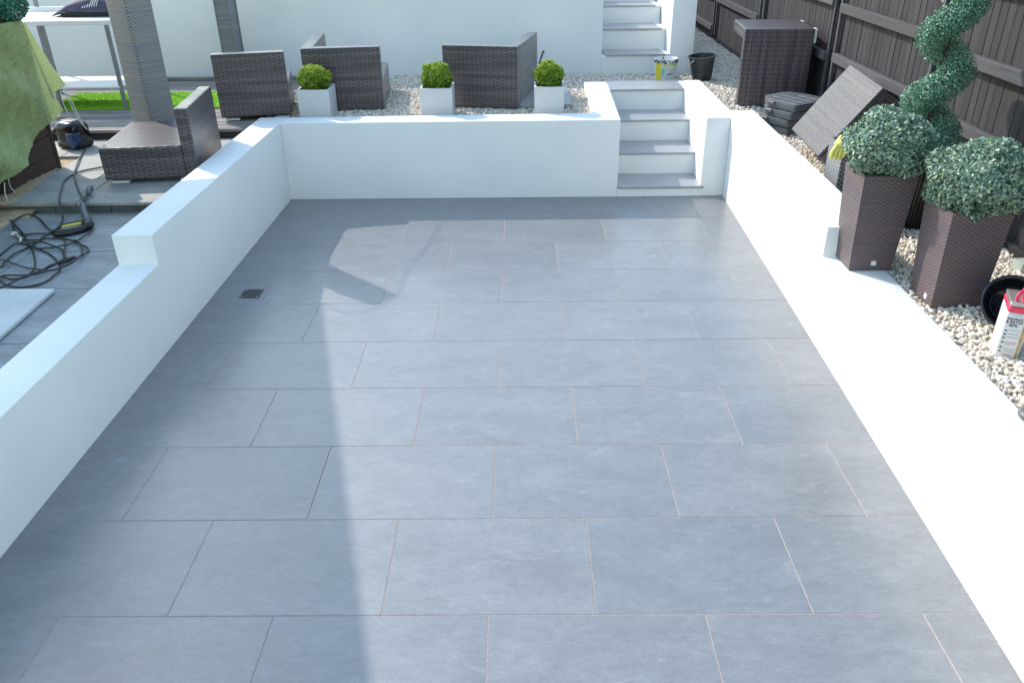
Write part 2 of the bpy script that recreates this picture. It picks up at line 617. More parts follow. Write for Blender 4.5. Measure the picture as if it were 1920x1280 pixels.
def np_mesh(name, Vt, F, mat, parent=None, tone=None, smooth=False):
    """numpy verts (n,3) and faces (m,k)"""
    me = bpy.data.meshes.new(name)
    k = F.shape[1]
    me.vertices.add(len(Vt))
    me.vertices.foreach_set('co', np.ascontiguousarray(Vt, dtype=np.float32).ravel())
    me.loops.add(F.size)
    me.loops.foreach_set('vertex_index', np.ascontiguousarray(F, dtype=np.int32).ravel())
    me.polygons.add(len(F))
    me.polygons.foreach_set('loop_start', np.arange(0, F.size, k, dtype=np.int32))
    me.polygons.foreach_set('loop_total', np.full(len(F), k, dtype=np.int32))
    if tone is not None:
        at = me.color_attributes.new('tone', 'FLOAT_COLOR', 'POINT')
        c = np.ones((len(Vt), 4), dtype=np.float32)
        c[:, :3] = tone[:, None]
        at.data.foreach_set('color', c.ravel())
    me.update(calc_edges=True)
    me.validate()
    if smooth:
        me.shade_smooth()
    me.materials.append(mat)
    o = bpy.data.objects.new(name, me)
    COL.objects.link(o)
    if parent is not None:
        o.parent = parent
    return o

def curve_pts(pts, per=8):
    """Catmull-Rom through points"""
    P = [Vector(p) for p in pts]
    P = [P[0] * 2 - P[1]] + P + [P[-1] * 2 - P[-2]]
    out = []
    for i in range(1, len(P) - 2):
        a, b, c, d = P[i - 1:i + 3]
        for s in range(per):
            t = s / per
            out.append(.5 * ((2 * b) + (c - a) * t + (2 * a - 5 * b + 4 * c - d) * t * t + (3 * b - a - 3 * c + d) * t ** 3))
    out.append(P[-2])
    return out

# ------------------------------------------------------------------ the ground and the sunken patio
b = B()
b.box((-400, -400, -.6), (400, 400, -.5))
o = b.build('ground', MT['ground'])
struct(o)

WL = lambda y: -2.18 + (5.42 - y) * (-.09 / 5.32)        # inner face of the left wall
WR = lambda y: 2.187 - (5.45 - y) * .0255                # inner face of the right wall

b = B()
b.prism([(-2.6, -4.2), (2.5, -4.2), (2.5, 5.6), (-2.6, 5.6)], -.45, -.0013)
patio = struct(b.build('patio', MT['grout']))

TW, TD, J = .905, .598, .0045
for r in range(-7, 10):
    y0, y1 = r * TD + J / 2, (r + 1) * TD - J / 2
    if y0 > 5.40:
        continue
    y1 = min(y1, 5.43)
    off = 0.5 if r % 2 == 0 else 0.0
    for k in range(-5, 5):
        x0, x1 = (k + off) * TW + J / 2, (k + 1 + off) * TW - J / 2
        la, lb = WL(y0) - .01, WL(y1) - .01
        ra, rb = WR(y0) + .01, WR(y1) + .01
        if x1 < max(la, lb) + .03 or x0 > min(ra, rb) - .03:
            continue
        cx, cy = (max(x0, la) + min(x1, ra)) / 2, (y0 + y1) / 2
        q = [(max(x0, la), y0), (min(x1, ra), y0), (min(x1, rb), y1), (max(x0, lb), y1)]
        jit = random.uniform(-.0006, .0006)
        b = B()
        b.prism([(p[0] - cx, p[1] - cy) for p in q], -.02, jit, .0010)
        b.build('tile', MT['tile'], patio, loc=(cx, cy, 0))

# drain cover
g = thing('drain_cover', 'small square dark drain cover set in the tiles near the left wall', 'drain cover', (-1.928, 3.18, 0), -.02)
b = B(); b.box((-.076, -.076, -.002), (.076, .076, .004), .002); b.build('plate', MT['black_plastic'], g)
for sx in (-1, 1):
    for sy in (-1, 1):
        b = B(); b.lathe([(0, .0055), (.005, .0055), (.0055, .004), (.0055, 0)], 10)
        b.build('screw', MT['brush_steel'], g, loc=(sx * .06, sy * .06, 0))

# ------------------------------------------------------------------ white rendered walls
def slant_wall(name, prof, fin, fout, label):
    """elevation profile (y,z) swept between the inner and outer face lines"""
    t = B()
    bm = bmesh.new()
    A = [bm.verts.new((fin(y), y, z)) for y, z in prof]
    C = [bm.verts.new((fout(y), y, z)) for y, z in prof]
    bm.faces.new(A); bm.faces.new(C[::-1])
    n = len(prof)
    for i in range(n):
        bm.faces.new((A[i], C[i], C[(i + 1) % n], A[(i + 1) % n]))
    bmesh.ops.recalc_face_normals(bm, faces=bm.faces[:])
    bmesh.ops.bevel(bm, geom=bm.edges[:], offset=.004, segments=2, profile=.6, affect='EDGES')
    t._join(bm)
    return tag(t.build(name, MT['render'], smooth=True), label, 'wall')

ZB = -.4
slant_wall('garden_wall', [(-4.2, ZB), (5.66, ZB), (5.66, .768), (2.445, .768), (2.445, .565), (-4.2, .565)], WL, lambda y: WL(y) - .263,
           'low white rendered wall along the left of the tiled patio, stepping down near the front')
slant_wall('garden_wall', [(-4.2, ZB), (5.70, ZB), (5.70, .775), (2.45, .775), (2.45, .572), (-4.2, .572)], WR,
           lambda y: 2.405 + (y - .7) * .0138, 'low white rendered wall along the right of the tiled patio, with a planter on its lower part')
b = B()
b.prism([(WL(5.42) + .0005, 5.42), (1.122, 5.405), (1.168, 7.30), (.905, 7.30), (.873, 5.70), (WL(5.66) + .0005, 5.66)], ZB, .766, .004, 2)
tag(b.build('garden_wall', MT['render'], smooth=True), 'white rendered wall across the far end of the patio, below three box balls', 'wall')
b = B()
b.prism([(1.955, 5.41), (WR(5.41) - .001, 5.41), (WR(5.70) - .001, 5.705), (2.25, 5.705), (2.25, 7.27), (1.992, 7.27)], ZB, .772, .004, 2)
tag(b.build('garden_wall', MT['render'], smooth=True), 'short white rendered wall on the right side of the lower steps', 'wall')

# lower steps
st = thing('garden_steps', 'four white steps with grey stone treads rising from the tiled patio', 'steps', (0, 0, 0))
T = [(5.388, 5.86, .103), (5.822, 6.33, .326), (6.293, 6.80, .552), (6.757, 7.29, .779)]
lx = lambda y: 1.1225 + (y - 5.41) * .0242
rx = lambda y: 1.9555 + (y - 5.41) * .0195
for i, (y0, y1, z) in enumerate(T):
    a, c = lx(y0) + .003, rx(y0) - .003
    a2, c2 = lx(y1) + .003, rx(y1) - .003
    b = B()
    if i == 0:
        b.prism([(1.145, y0), (1.985, y0), (1.985, 5.405), (rx(5.42) - .003, 5.4055), (c2, y1), (a2, y1), (lx(5.42) + .003, 5.4015), (1.145, 5.400)], z - .022, z, .002)
    else:
        b.prism([(a, y0), (c, y0), (c2, y1), (a2, y1)], z - .022, z, .002)
    b.build('tread', MT['tread'], st)
    b = B()
    yf = y0 + .016
    zlo = -.01 if i == 0 else T[i - 1][2] - .01
    b.prism([(lx(yf) + .0015, yf), (rx(yf) - .0015, yf), (rx(yf) - .0015, yf + .4), (lx(yf) + .0015, yf + .4)], zlo, z - .0225)
    b.build('riser', MT['render'], st)

# tall rear retaining wall with its own flight of steps
ry = lambda x: 8.03 - (x - .7) * .034
ZT = 1.72
b = B()
b.prism([(-14, ry(-14)), (1.17, ry(1.17)), (1.17, 9.9), (.9, 9.9), (.9, 8.35), (-14, 8.85)], ZB, ZT, .004, 2)
tag(b.build('retaining_wall', MT['render'], smooth=True), 'tall white rendered retaining wall behind the wicker seats', 'wall')
b = B()
b.prism([(2.006, ry(2.0)), (2.29, ry(2.29)), (2.36, 15), (2.07, 15)], ZB, ZT, .004, 2)
tag(b.build('retaining_wall', MT['render'], smooth=True), 'white rendered wall end right of the upper steps, beside the gravel path', 'wall')
us = thing('garden_steps', 'upper white steps with grey treads cut into the tall rear wall', 'steps', (0, 0, 0))
U = [(7.985, 8.40, .952), (8.367, 8.91, 1.20), (8.892, 9.42, 1.417), (9.36, 10.0, 1.64)]
for i, (y0, y1, z) in enumerate(U):
    b = B()
    xa, xb = (1.215, 1.972) if i == 0 else (1.1735, 2.0025)
    xr = 1.965 - i * .012
    if i:
        b.prism([(xa, y0), (xr, y0), (xr - .03, y1), (xa, y1)], z - .022, z, .002)
    else:
        b.prism([(1.228, y0), (1.962, y0), (1.93, y1), (1.19, y1)], z - .022, z, .002)
    b.build('tread', MT['tread'], us)
    b = B()
    yf = y0 + .014 if i else ry(1.6) + .001
    b.box((1.1715, yf, ZB if i == 0 else U[i - 1][2] - .02), (2.0045, yf + .5, z - .0225))
    # rendered fillet that frames each tread end
    b.prism([(xr + .002, y0 + .004), (2.0045, y0 + .004), (2.0045, y1), (xr - .028, y1)], z - .03, z - .001, .003)
    b.build('riser', MT['render'], us)
b = B()
b.box((-14, 8.9, 1.3), (.85, 30, 1.64)); b.box((.85, 10.0, 1.3), (2.05, 30, 1.64))
struct(b.build('terrace', MT['ground']))

# ------------------------------------------------------------------ gravel
def sstep(a, b_, x):
    t = np.clip((x - a) / (b_ - a), 0, 1)
    return t * t * (3 - 2 * t)

def gz(x, y):
    x = np.asarray(x, float); y = np.asarray(y, float)
    s = sstep(5.0, 7.2, y)
    u = np.clip((x - 2.42) / .88, 0, 1)
    right = (1 - s) * (.532 + .065 * u) + s * (.712 - .10 * u)
    back = .70 + .015 * sstep(7.0, 8.0, y)
    k = sstep(1.0, 2.2, x)
    z = (1 - k) * back + k * right
    return z + .006 * np.sin(x * 3.1 + y * 1.7) * np.cos(y * 2.3 - x)

REG = [(2.38, 3.44, -.9, 5.69), (2.24, 3.44, 5.69, 14.2), (-2.47, .905, 5.64, 8.16), (.905, 2.24, 7.28, 8.03)]
gv, gf = [], []
for (xa, xb, ya, yb) in REG:
    nx, ny = max(3, int((xb - xa) / .15)), max(3, int((yb - ya) / .15))
    base = len(gv)
    for j in range(ny + 1):
        for i in range(nx + 1):
            x = xa + (xb - xa) * i / nx; y = ya + (yb - ya) * j / ny
            gv.append((x, y, float(gz(x, y)) - .010))
    for j in range(ny):
        for i in range(nx):
            a = base + j * (nx + 1) + i
            gf.append((a, a + 1, a + nx + 2, a + nx + 1))
struct(np_mesh('gravel_bed', np.array(gv), np.array(gf), MT['gravel_bed']))

bm = bmesh.new(); bmesh.ops.create_icosphere(bm, subdivisions=1, radius=1)
ICO_V = np.array([v.co[:] for v in bm.verts]); ICO_F = np.array([[v.index for v in f.verts] for f in bm.faces]); bm.free()
variants = [ICO_V * (1 + rng.uniform(-.42, .30, (12, 1))) + rng.uniform(-.16, .16, (12, 3)) for _ in range(16)]
SV, ST, SN = [], [], 0
for (xa, xb, ya, yb), dens in zip(REG, (3600, 2500, 2700, 2700)):
    n = int((xb - xa) * (yb - ya) * dens)
    x = rng.uniform(xa, xb, n); y = rng.uniform(ya, yb, n)
    if xa > 2.2 and ya > 5:
        keep = (y < 10) | (rng.random(n) < .75); x, y = x[keep], y[keep]; n = len(x)
    if xa > 2.3:
        keep = x > 2.405 + (y - .7) * .0138 + .012; x, y = x[keep], y[keep]; n = len(x)
    size = np.exp(rng.normal(math.log(.0110 if xa > 2.2 else .0100), .34, n)).clip(.007, .028)
    sc = np.stack([size * rng.uniform(.9, 1.45, n), size * rng.uniform(.75, 1.1, n), size * rng.uniform(.5, .75, n)], 1)
    q = rng.normal(size=(n, 4)); q[:, 1:3] *= .45; q /= np.linalg.norm(q, axis=1)[:, None]
    w, a, bb, c = q.T
    R = np.stack([np.stack([1 - 2 * (bb * bb + c * c), 2 * (a * bb - c * w), 2 * (a * c + bb * w)], 1),
                  np.stack([2 * (a * bb + c * w), 1 - 2 * (a * a + c * c), 2 * (bb * c - a * w)], 1),
                  np.stack([2 * (a * c - bb * w), 2 * (bb * c + a * w), 1 - 2 * (a * a + bb * bb)], 1)], 1)
    vi = rng.integers(0, len(variants), n)
    base = np.stack(variants)[vi] * sc[:, None, :]
    pts = np.einsum('nij,nkj->nki', R, base)
    cen = np.stack([x, y, gz(x, y) + rng.uniform(-.004, .010, n)], 1)
    SV.append((pts + cen[:, None, :]).reshape(-1, 3))
    ST.append(np.repeat(np.clip(rng.normal(.55, .22, n), 0, 1), 12))
    SN += n
SV = np.concatenate(SV)
SF = (np.arange(SN)[:, None, None] * 12 + ICO_F[None]).reshape(-1, 3)
gr = stuff(np_mesh('gravel', SV, SF, MT['stone'], None, np.concatenate(ST)))

# ------------------------------------------------------------------ left side: slabs, cladding, deck, turf
b = B()
b.box((-9, -4.2, -.4), (WL(2) - .2, 3.60, .498)); b.box((-9, 3.60, -.4), (WL(5) - .2, 5.5, .59)); b.box((-9, 5.5, -.4), (-2.46, 8.3, .66))
struct(b.build('patio_base', MT['sand']))
lp = struct(B().box((-9, -4.2, .4985), (-2.44, 3.45, .4995)).build('left_patio', MT['sand']))
ys = [-4.2, -2.3, -1.1, .1, .72, 1.44, 2.155, 2.768, 3.432, 3.59]
for j in range(len(ys) - 1):
    ya, yb = ys[j] + .004, ys[j + 1] - .004
    xs = [-9, -7.2, -6.0, -5.1, -4.2 + .25 * (j % 2), -3.262 - .45 * (j % 2), -2.43]
    for xa, xb in zip(xs[:-1], xs[1:]):
        cx, cy = (xa + xb) / 2, (ya + yb) / 2
        B().box((xa + .004 - cx, ya - cy, -.028), (xb - .004 - cx, yb - cy, random.uniform(-.001, .001)), .003).build('slab', MT['slab_low'] if yb < 3.5 else MT['slab'], lp, loc=(cx, cy, .53))
up_ = struct(B().box((-9, 3.62, .57), (-2.45, 5.44, .594)).build('upper_left_patio', MT['sand']))
ys = [3.535, 4.15, 4.86, 5.45]
for j in range(3):
    ya, yb = ys[j] + .004, ys[j + 1] - .004
    xs = [-3.885, -3.30 - .12 * j, -2.66, -2.43] if j < 2 else [-6.4, -5.2, -4.08, -3.2, -2.43]
    for xa, xb in zip(xs[:-1], xs[1:]):
        cx, cy = (xa + xb) / 2, (ya + yb) / 2
        B().box((xa + .004 - cx, ya - cy, -.026), (xb - .004 - cx, yb - cy, random.uniform(-.001, .001)), .003).build('slab', MT['slab'], up_, loc=(cx, cy, .62))
cl = tag(bpy.data.objects.new('step_cladding', None), 'row of dark split-slate pieces under the edge of the upper left slabs', 'cladding')
COL.objects.link(cl)
x = -3.82
while x < -2.45:
    w = random.uniform(.18, .36)
    B().box((x + .003, 3.56 + random.uniform(-.006, .004), .515), (min(x + w, -2.44) - .003, 3.61, .5935), .004).build('slate_piece', MT['cladding'], cl)
    x += w
# loose sand along the hut
sv = [(-4.12, 4.72), (-3.90, 4.55), (-3.845, 4.34), (-3.80, 4.0), (-3.78, 3.72), (-3.74, 3.60), (-3.80, 3.50)]
bm = bmesh.new()
prev = None
for k in range(60):
    t = k / 59 * (len(sv) - 1); i = min(int(t), len(sv) - 2); f = t - i
    ex = sv[i][0] * (1 - f) + sv[i + 1][0] * f + random.uniform(-.02, .02); ey = sv[i][1] * (1 - f) + sv[i + 1][1] * f
    row = [bm.verts.new((ex - .02 - .1 * m, ey, .6215 + (.018 * math.sin(m * 1.1) + random.uniform(0, .012) if m else -.004))) for m in range(4)]
    if prev:
        for m in range(3):
            bm.faces.new((prev[m], row[m], row[m + 1], prev[m + 1]))
    prev = row
t = B(); t._join(bm); stuff(t.build('sand', MT['sand'], smooth='all'))
bm = bmesh.new(); prev = None
for k in range(24):
    xx = -4.6 + k * .042
    row = [bm.verts.new((xx, 3.58 - .045 * m - (.10 * m if xx < -3.75 else 0), .534 + (.03 * (1 - m / 3) + random.uniform(0, .010) if m < 3 else -.006))) for m in range(4)]
    if prev:
        for m in range(3):
            bm.faces.new((prev[m], row[m], row[m + 1], prev[m + 1]))
    prev = row
t = B(); t._join(bm); stuff(t.build('sand', MT['sand'], smooth='all'))

dk = thing('deck', 'weathered grey timber deck between the left patio and the white rear wall', 'deck', (0, 0, 0))
yy = 5.455
while yy < 8.1:
    w = .142
    xe = -2.47 + random.uniform(-.01, .01)
    B().box((-9, yy - (yy + w / 2), -.028), (xe, w / 2 - .004, random.uniform(-.0015, .0015)), .003).build('deck_board', MT['deck'], dk, loc=(0, yy + w / 2, .71))
    yy += w
B().box((-9, 5.462, .595), (-2.48, 5.51, .6815), .003).build('fascia', MT['deck_edge'], dk)
B().box((-9, 7.93, .711), (-2.5, 8.0, .745), .004).build('edge_batten', MT['deck'], dk)

# artificial grass strip
tb = B()
turf_poly = [(-5.02, 7.2), (-3.2, 7.18), (-3.05, 6.36), (-4.95, 6.34)]
tb.prism(turf_poly, .711, .722)
turf = tb.build('artificial_grass', MT['turf_bed']); stuff(turf)
n = 17000
x = rng.uniform(-5.0, -3.06, n); y = rng.uniform(6.35, 7.19, n)
keep = x < -3.05 - (y - 6.36) * .18; x, y = x[keep], y[keep]; n = len(x)
h = rng.uniform(.008, .02, n); a = rng.uniform(0, 2 * PI, n); lean = rng.uniform(0, .016, n)
wd = .0035
p0 = np.stack([x - np.cos(a) * wd, y - np.sin(a) * wd, np.full(n, .72)], 1)
p1 = np.stack([x + np.cos(a) * wd, y + np.sin(a) * wd, np.full(n, .72)], 1)
p2 = np.stack([x + np.sin(a) * lean, y - np.cos(a) * lean, .72 + h], 1)
o = np_mesh('grass_blades', np.stack([p0, p1, p2], 1).reshape(-1, 3), np.arange(3 * n).reshape(-1, 3), MT['turf'], turf, np.repeat(rng.random(n), 3))
stuff(o)

# ------------------------------------------------------------------ fence
fe = thing('garden_fence', 'tall black stained timber fence of upright boards along the gravel', 'fence', (3.30, 0, 0))
posts = [14.1, 11.42, 8.80, 6.13, 3.93, 1.35, -1.3]
rails = {0: (.78, 1.24), 1: (1.24, 1.73), 2: (1.19, 1.715), 3: (1.215, 1.675), 4: (1.165, 1.61), 5: (1.16, 1.6)}
variantsb = []
for k in range(5):
    me = None
    b = B()
    w = .112
    e = .0368 + .0009 * (k % 3)
    b.hexa([(e, -w / 2, .56), (.047, -w / 2, .56), (.047, w / 2, .56), (.0405, w / 2, .56),
            (e, -w / 2, 2.55), (.047, -w / 2, 2.55), (.047, w / 2, 2.55), (.0405, w / 2, 2.55)], .001)
    ob = b.build('board', MT['fence'], fe)
    variantsb.append(ob)
first = list(variantsb)
for i in range(len(posts) - 1):
    y1, y0 = posts[i], posts[i + 1]
    bt = B(); bt.box((.035, -.05, .3), (.13, .05, 2.6), .004)
    bt.build('post', MT['fence_post'], fe, loc=(0, y1, 0))
    for s, yy in ((1, y0 + .085), (-1, y1 - .085)):
        B().box((-.004, yy - .02, .665), (.028, yy + .02, 2.58), .003).build('frame_batten', MT['fence_rail'], fe)
    for z in rails[i] + (rails[i][1] + .50,):
        B().box((-.026, y0 + .108, z - .042), (.0285, y1 - .108, z + .042), .004).build('rail', MT['fence_rail'], fe)
    B().box((-.012, y0 + .07, .45), (.034, y1 - .07, .655), .004).build('gravel_board', MT['fence_post'], fe)
    yy = y0 + .11
    while yy < y1 - .06:
        if first:
            ob = first.pop()
        else:
            ob = random.choice(variantsb).copy(); COL.objects.link(ob)
        ob.parent = fe
        ob.location = (random.uniform(0, .003), yy, 0)
        yy += random.uniform(.092, .104)
B().box((.012, 4.06, 1.92), (.020, 4.11, 2.01), .002).build('bracket', MT['grey_metal'], fe)

# ------------------------------------------------------------------ wicker seats
def wbox(lo, hi, bev=.012):
    b = B(); b.box(lo, hi, bev, 2); return b

def feet(t, w, d, z0=-.018):
    for x in (.10, w - .10):
        for y in (.08, d - .08):
            B().box((x - .07, y - .05, z0), (x + .07, y + .05, .004), .003).build('foot', MT['white_metal'], t)

def seat_unit(label, loc, rz, w, d, h, backs, sh=.31, th=.115, name='garden_chair'):
    t = thing(name, label, 'seat', loc, rz, 'dark wicker garden seats')
    x0 = th + .001 if 'left' in backs else 0
    x1 = w - th - .001 if 'right' in backs else w
    y0 = th + .001 if 'near' in backs else 0
    wbox((x0, y0, .02), (x1, d, sh)).build('seat', MT['wicker'], t)
    if 'near' in backs:
        wbox((0, 0, .02), (w, th, h)).build('backrest', MT['wicker'], t)
    yb = th + .001 if 'near' in backs else 0
    if 'left' in backs:
        wbox((0, yb, .02), (th, d, h)).build('side_panel', MT['wicker'], t)
    if 'right' in backs:
        wbox((w - th, yb, .02), (w, d, h)).build('side_panel', MT['wicker'], t)
    feet(t, w, d)
    return t

seat_unit('dark wicker seat with a single tall back, left of the leftmost box ball', (-2.842, 5.706, 0.737), .202, .687, .82, .625, ('near',))
seat_unit('dark wicker corner seat just right of the leftmost box ball', (-2.074, 6.133, 0.697), .087, .80, 1.1, .648, ('near', 'left'))
seat_unit('dark wicker corner seat between the middle and right box balls', (-.650, 6.30, 0.697), -.215, .80, 1.05, .64, ('near', 'right'))
seat_unit('dark wicker seat on the left slabs in front of the tall grey wicker pillar', (-3.255, 3.985, 0.637), .119, .754, .90, .575, ('right',), .285, .105)

# seat unit tipped on its side by the fence
tp = thing('garden_chair', 'dark wicker corner seat tipped on its side beside the fence, feet in the air', 'seat', (2.492, 6.425, .615), -.079, 'dark wicker garden seats')
wbox((0, 0, .0), (.704, .115, .825)).build('backrest', MT['wicker_v'], tp)
wbox((0, .116, .71), (.704, .75, .825)).build('side_panel', MT['wicker'], tp)
wbox((.42, .116, .0), (.704, .75, .709)).build('seat', MT['wicker_v'], tp)
for yy in (.07, .66):
    for zz in (.75, .08):
        B().box((.7005, yy - .05, zz - .07), (.735, yy + .05, zz + .07), .004).build('foot', MT['white_metal'], tp)

# square wicker table tilted against the fence
X = Vector((-.019, .698, .058)).normalized(); Y = Vector((.415, -.035, .563)).normalized(); Y = (Y - X * Y.dot(X)).normalized(); Z = X.cross(Y)
mm = Matrix.Identity(4)
for i in range(3):
    mm[i][0], mm[i][1], mm[i][2] = X[i], Y[i], Z[i]
mm.translation = Vector((2.633, 4.23, .723))
lt = thing('wicker_table', 'square wicker table tilted on edge against the fence, its pale top lit by the sun', 'table', matrix=mm)
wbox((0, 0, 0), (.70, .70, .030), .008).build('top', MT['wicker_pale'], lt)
wbox((.006, .006, .031), (.694, .694, .235), .010).build('apron', MT['wicker'], lt)
for x in (.06, .64):
    for y in (.06, .64):
        B().box((x - .04, y - .04, .2355), (x + .04, y + .04, .262), .003).build('foot', MT['white_metal'], lt)

# tall grey wicker pillar behind the left seat, and a second one by the rear wall
cp = thing('wicker_pillar', 'tall grey wicker pillar standing up behind the seat on the left slabs', 'pillar', (-3.23, 5.0, .622), .94, 'grey wicker pillars')
b = B(); b.box((0, 0, 0), (.26, .335, 1.78), .045, 4)
b.build('woven_body', MT['wicker_grey'], cp, smooth=True)
b = B(); b.box((.02, .02, 1.7805), (.24, .315, 1.80), .006); b.build('cap', MT['grey_metal'], cp)
c2 = thing('wicker_pillar', 'narrow grey wicker pillar with a metal frame against the white rear wall', 'pillar', (-3.40, 7.62, .712), 0, 'grey wicker pillars')
B().box((.010, .010, .0), (.168, .26, 1.75)).build('woven_body', MT['wicker_grey'], c2)
for x in (0, .165):
    for y in (0, .255):
        B().box((x, y, 0), (x + .016, y + .016, 1.78), .002).build('frame_bar', MT['grey_metal'], c2)
for z in (.12, .62, 1.15, 1.72):
    b = B()
    b.box((.0165, .001, z), (.1645, .014, z + .018), .001)
    b.box((.167, .0165, z), (.180, .2545, z + .018), .001)
    b.build('cross_bar', MT['grey_metal'], c2)

# ------------------------------------------------------------------ foliage
def leaf_cloud(name, cen, nrm, size, tone, mat, parent, aspect=.55, spread=.75):
    n = len(cen)
    r = rng.normal(size=(n, 3))
    tg = r - nrm * np.sum(r * nrm, axis=1)[:, None]
    tg /= np.linalg.norm(tg, axis=1)[:, None]
    d = tg + nrm * (rng.uniform(.1, 1.3, n) * (1.6 - spread))[:, None]
    d /= np.linalg.norm(d, axis=1)[:, None]
    s = np.cross(nrm + rng.normal(size=(n, 3)) * .35, d); s /= np.linalg.norm(s, axis=1)[:, None]
    k = np.cross(d, s)
    L = (size * rng.uniform(.7, 1.3, n))[:, None]
    Wd = L * aspect * .5
    p0 = cen
    p1 = cen + d * L * .5 + s * Wd + k * L * .10
    p2 = cen + d * L
    p3 = cen + d * L * .5 - s * Wd + k * L * .10
    V4 = np.stack([p0, p1, p2, p3], 1).reshape(-1, 3)
    i = np.arange(n) * 4
    F = np.concatenate([np.stack([i, i + 1, i + 2], 1), np.stack([i, i + 2, i + 3], 1)])
    return stuff(np_mesh(name, V4, F, mat, parent, np.repeat(np.clip(tone, 0, 1), 4)))

def ball_points(n, rx, ry_, rz, lump=.06, depth=.45, flat=None):
    u = rng.normal(size=(n, 3)); u /= np.linalg.norm(u, axis=1)[:, None]
    ph = rng.uniform(0, 6, 6)
    l = 1 + lump * (np.sin(5 * u[:, 0] + ph[0]) * np.sin(4.3 * u[:, 1] + ph[1]) + .8 * np.sin(6 * u[:, 2] + ph[2] + 3 * u[:, 0]) + .6 * np.sin(9 * u[:, 1] + ph[3]) * np.cos(8 * u[:, 0] + ph[4]))
    rr = l * (1 - depth * rng.random(n) ** 2.2)
    P = u * rr[:, None] * np.array([rx, ry_, rz])
    nr = u / np.array([rx, ry_, rz]); nr /= np.linalg.norm(nr, axis=1)[:, None]
    return P, nr, rr / l

def bush(name, label, loc, r, n, size, mat, lump, tone_mu, tone_sd, group, top_bias=0, aspect=.55, spread=.75, cat='topiary', patch=.0):
    t = thing(name, label, cat, loc, 0, group)
    P, nr, rr = ball_points(n, r[0], r[1], r[2], lump)
    z = P[:, 2] / r[2]
    cl = np.array([mnoise.noise(Vector(p / max(r) * 3.2 + np.array(loc))) for p in P])
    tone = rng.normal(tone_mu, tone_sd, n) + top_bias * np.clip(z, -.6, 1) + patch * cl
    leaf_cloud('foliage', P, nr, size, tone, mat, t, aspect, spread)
    b = B(); b.tube([(0, 0, -r[2] - .06), (.004, 0, -r[2] * .3), (0, .003, r[2] * .2)], [.014, .011, .006], 8)
    b.build('stem', MT['hut_post'], t)
    # inner twigs
    b = B()
    for k in range(26):
        a = random.uniform(0, 2 * PI); e = random.uniform(-.7, 1.3)
        d = Vector((math.cos(a) * math.cos(e) * r[0], math.sin(a) * math.cos(e) * r[1], math.sin(e) * r[2]))
        b.tube([(0, 0, -r[2] * .5), d * .4, d * .85], [.005, .004, .002], 5, False)
    stuff(b.build('twigs', MT['hut_post'], t))
    return t

# three white cube planters with box balls
def cube_planter(label, x, y, z, wdt=.325, rz=0.0):
    t = thing('cube_planter', label, 'planter', (x, y, z), rz, 'white cube planters on the far wall')
    a = wdt / 2; h = .315
    b = B()
    bm = bmesh.new()
    q = lambda s, zz: [bm.verts.new((sx * s, sy * s, zz)) for sx, sy in ((-1, -1), (1, -1), (1, 1), (-1, 1))]
    r0, r1, r2, r3 = q(a * .97, 0), q(a, h), q(a - .022, h), q(a - .03, h - .045)
    bm.faces.new(r0[::-1])
    for A, Bq in ((r0, r1), (r1, r2), (r2, r3)):
        for i in range(4):
            bm.faces.new((A[i], A[(i + 1) % 4], Bq[(i + 1) % 4], Bq[i]))
    bmesh.ops.recalc_face_normals(bm, faces=bm.faces[:])
    bmesh.ops.bevel(bm, geom=[e for e in bm.edges], offset=.003, segments=2, affect='EDGES')
    b._join(bm); b.build('pot', MT['pot_white'], t, smooth=True)
    b = B(); b.box((-a + .024, -a + .024, h - .06), (a - .024, a - .024, h - .04)); b.build('soil', MT['soil'], t)
    return t
for (x, lab1, lab2, s, rz) in ((-1.915, 'white cube planter furthest left on the far wall', 'green box ball in the leftmost white cube planter', 1.0, .0),
                     (-.683, 'white cube planter in the middle of the three on the far wall', 'green box ball in the middle white cube planter', 1.0, .0),
                     (.447, 'white cube planter nearest the steps, standing before a loose grey tile', 'green box ball in the white cube planter nearest the steps', .95, .0)):
    cube_planter(lab1, x, 5.945, .69, .325 if s == 1 else .30, rz)
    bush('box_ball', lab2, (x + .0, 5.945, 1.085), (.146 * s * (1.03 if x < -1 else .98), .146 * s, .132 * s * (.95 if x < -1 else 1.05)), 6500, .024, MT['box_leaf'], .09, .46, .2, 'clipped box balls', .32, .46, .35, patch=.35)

# ------------------------------------------------------------------ tall woven planters on the right
def tall_planter(name, label, loc, a, c, h, mat, group, rz=0, tagpos=None):
    t = thing(name, label, 'planter', loc, rz, group)
    bm = bmesh.new()
    q = lambda s, zz: [bm.verts.new((sx * s, sy * s, zz)) for sx, sy in ((-1, -1), (1, -1), (1, 1), (-1, 1))]
    r0, r1, r2, r3 = q(a, 0), q(c, h), q(c - .014, h), q(c - .03, h - .06)
    bm.faces.new(r0[::-1])
    for A, Bq in ((r0, r1), (r1, r2), (r2, r3)):
        for i in range(4):
            bm.faces.new((A[i], A[(i + 1) % 4], Bq[(i + 1) % 4], Bq[i]))
    bmesh.ops.recalc_face_normals(bm, faces=bm.faces[:])
    bmesh.ops.bevel(bm, geom=[e for e in bm.edges], offset=.004, segments=2, affect='EDGES')
    b = B(); b._join(bm); b.build('pot', mat, t, smooth=True)
    b = B(); b.box((-c + .026, -c + .026, h - .08), (c - .026, c - .026, h - .055)); b.build('soil', MT['soil'], t)
    if tagpos:
        f, u, v = tagpos
        s = .015
        k = a + (c - a) * v / h
        b = B()
        if f == 'front':
            b.box((u - s, -k - .004, v - s), (u + s, -k + .002, v + s), .001)
        else:
            b.box((-k - .004, u - s, v - s), (-k + .002, u + s, v + s), .001)
        b.build('label_plate', MT['white_print'], t)
    return t
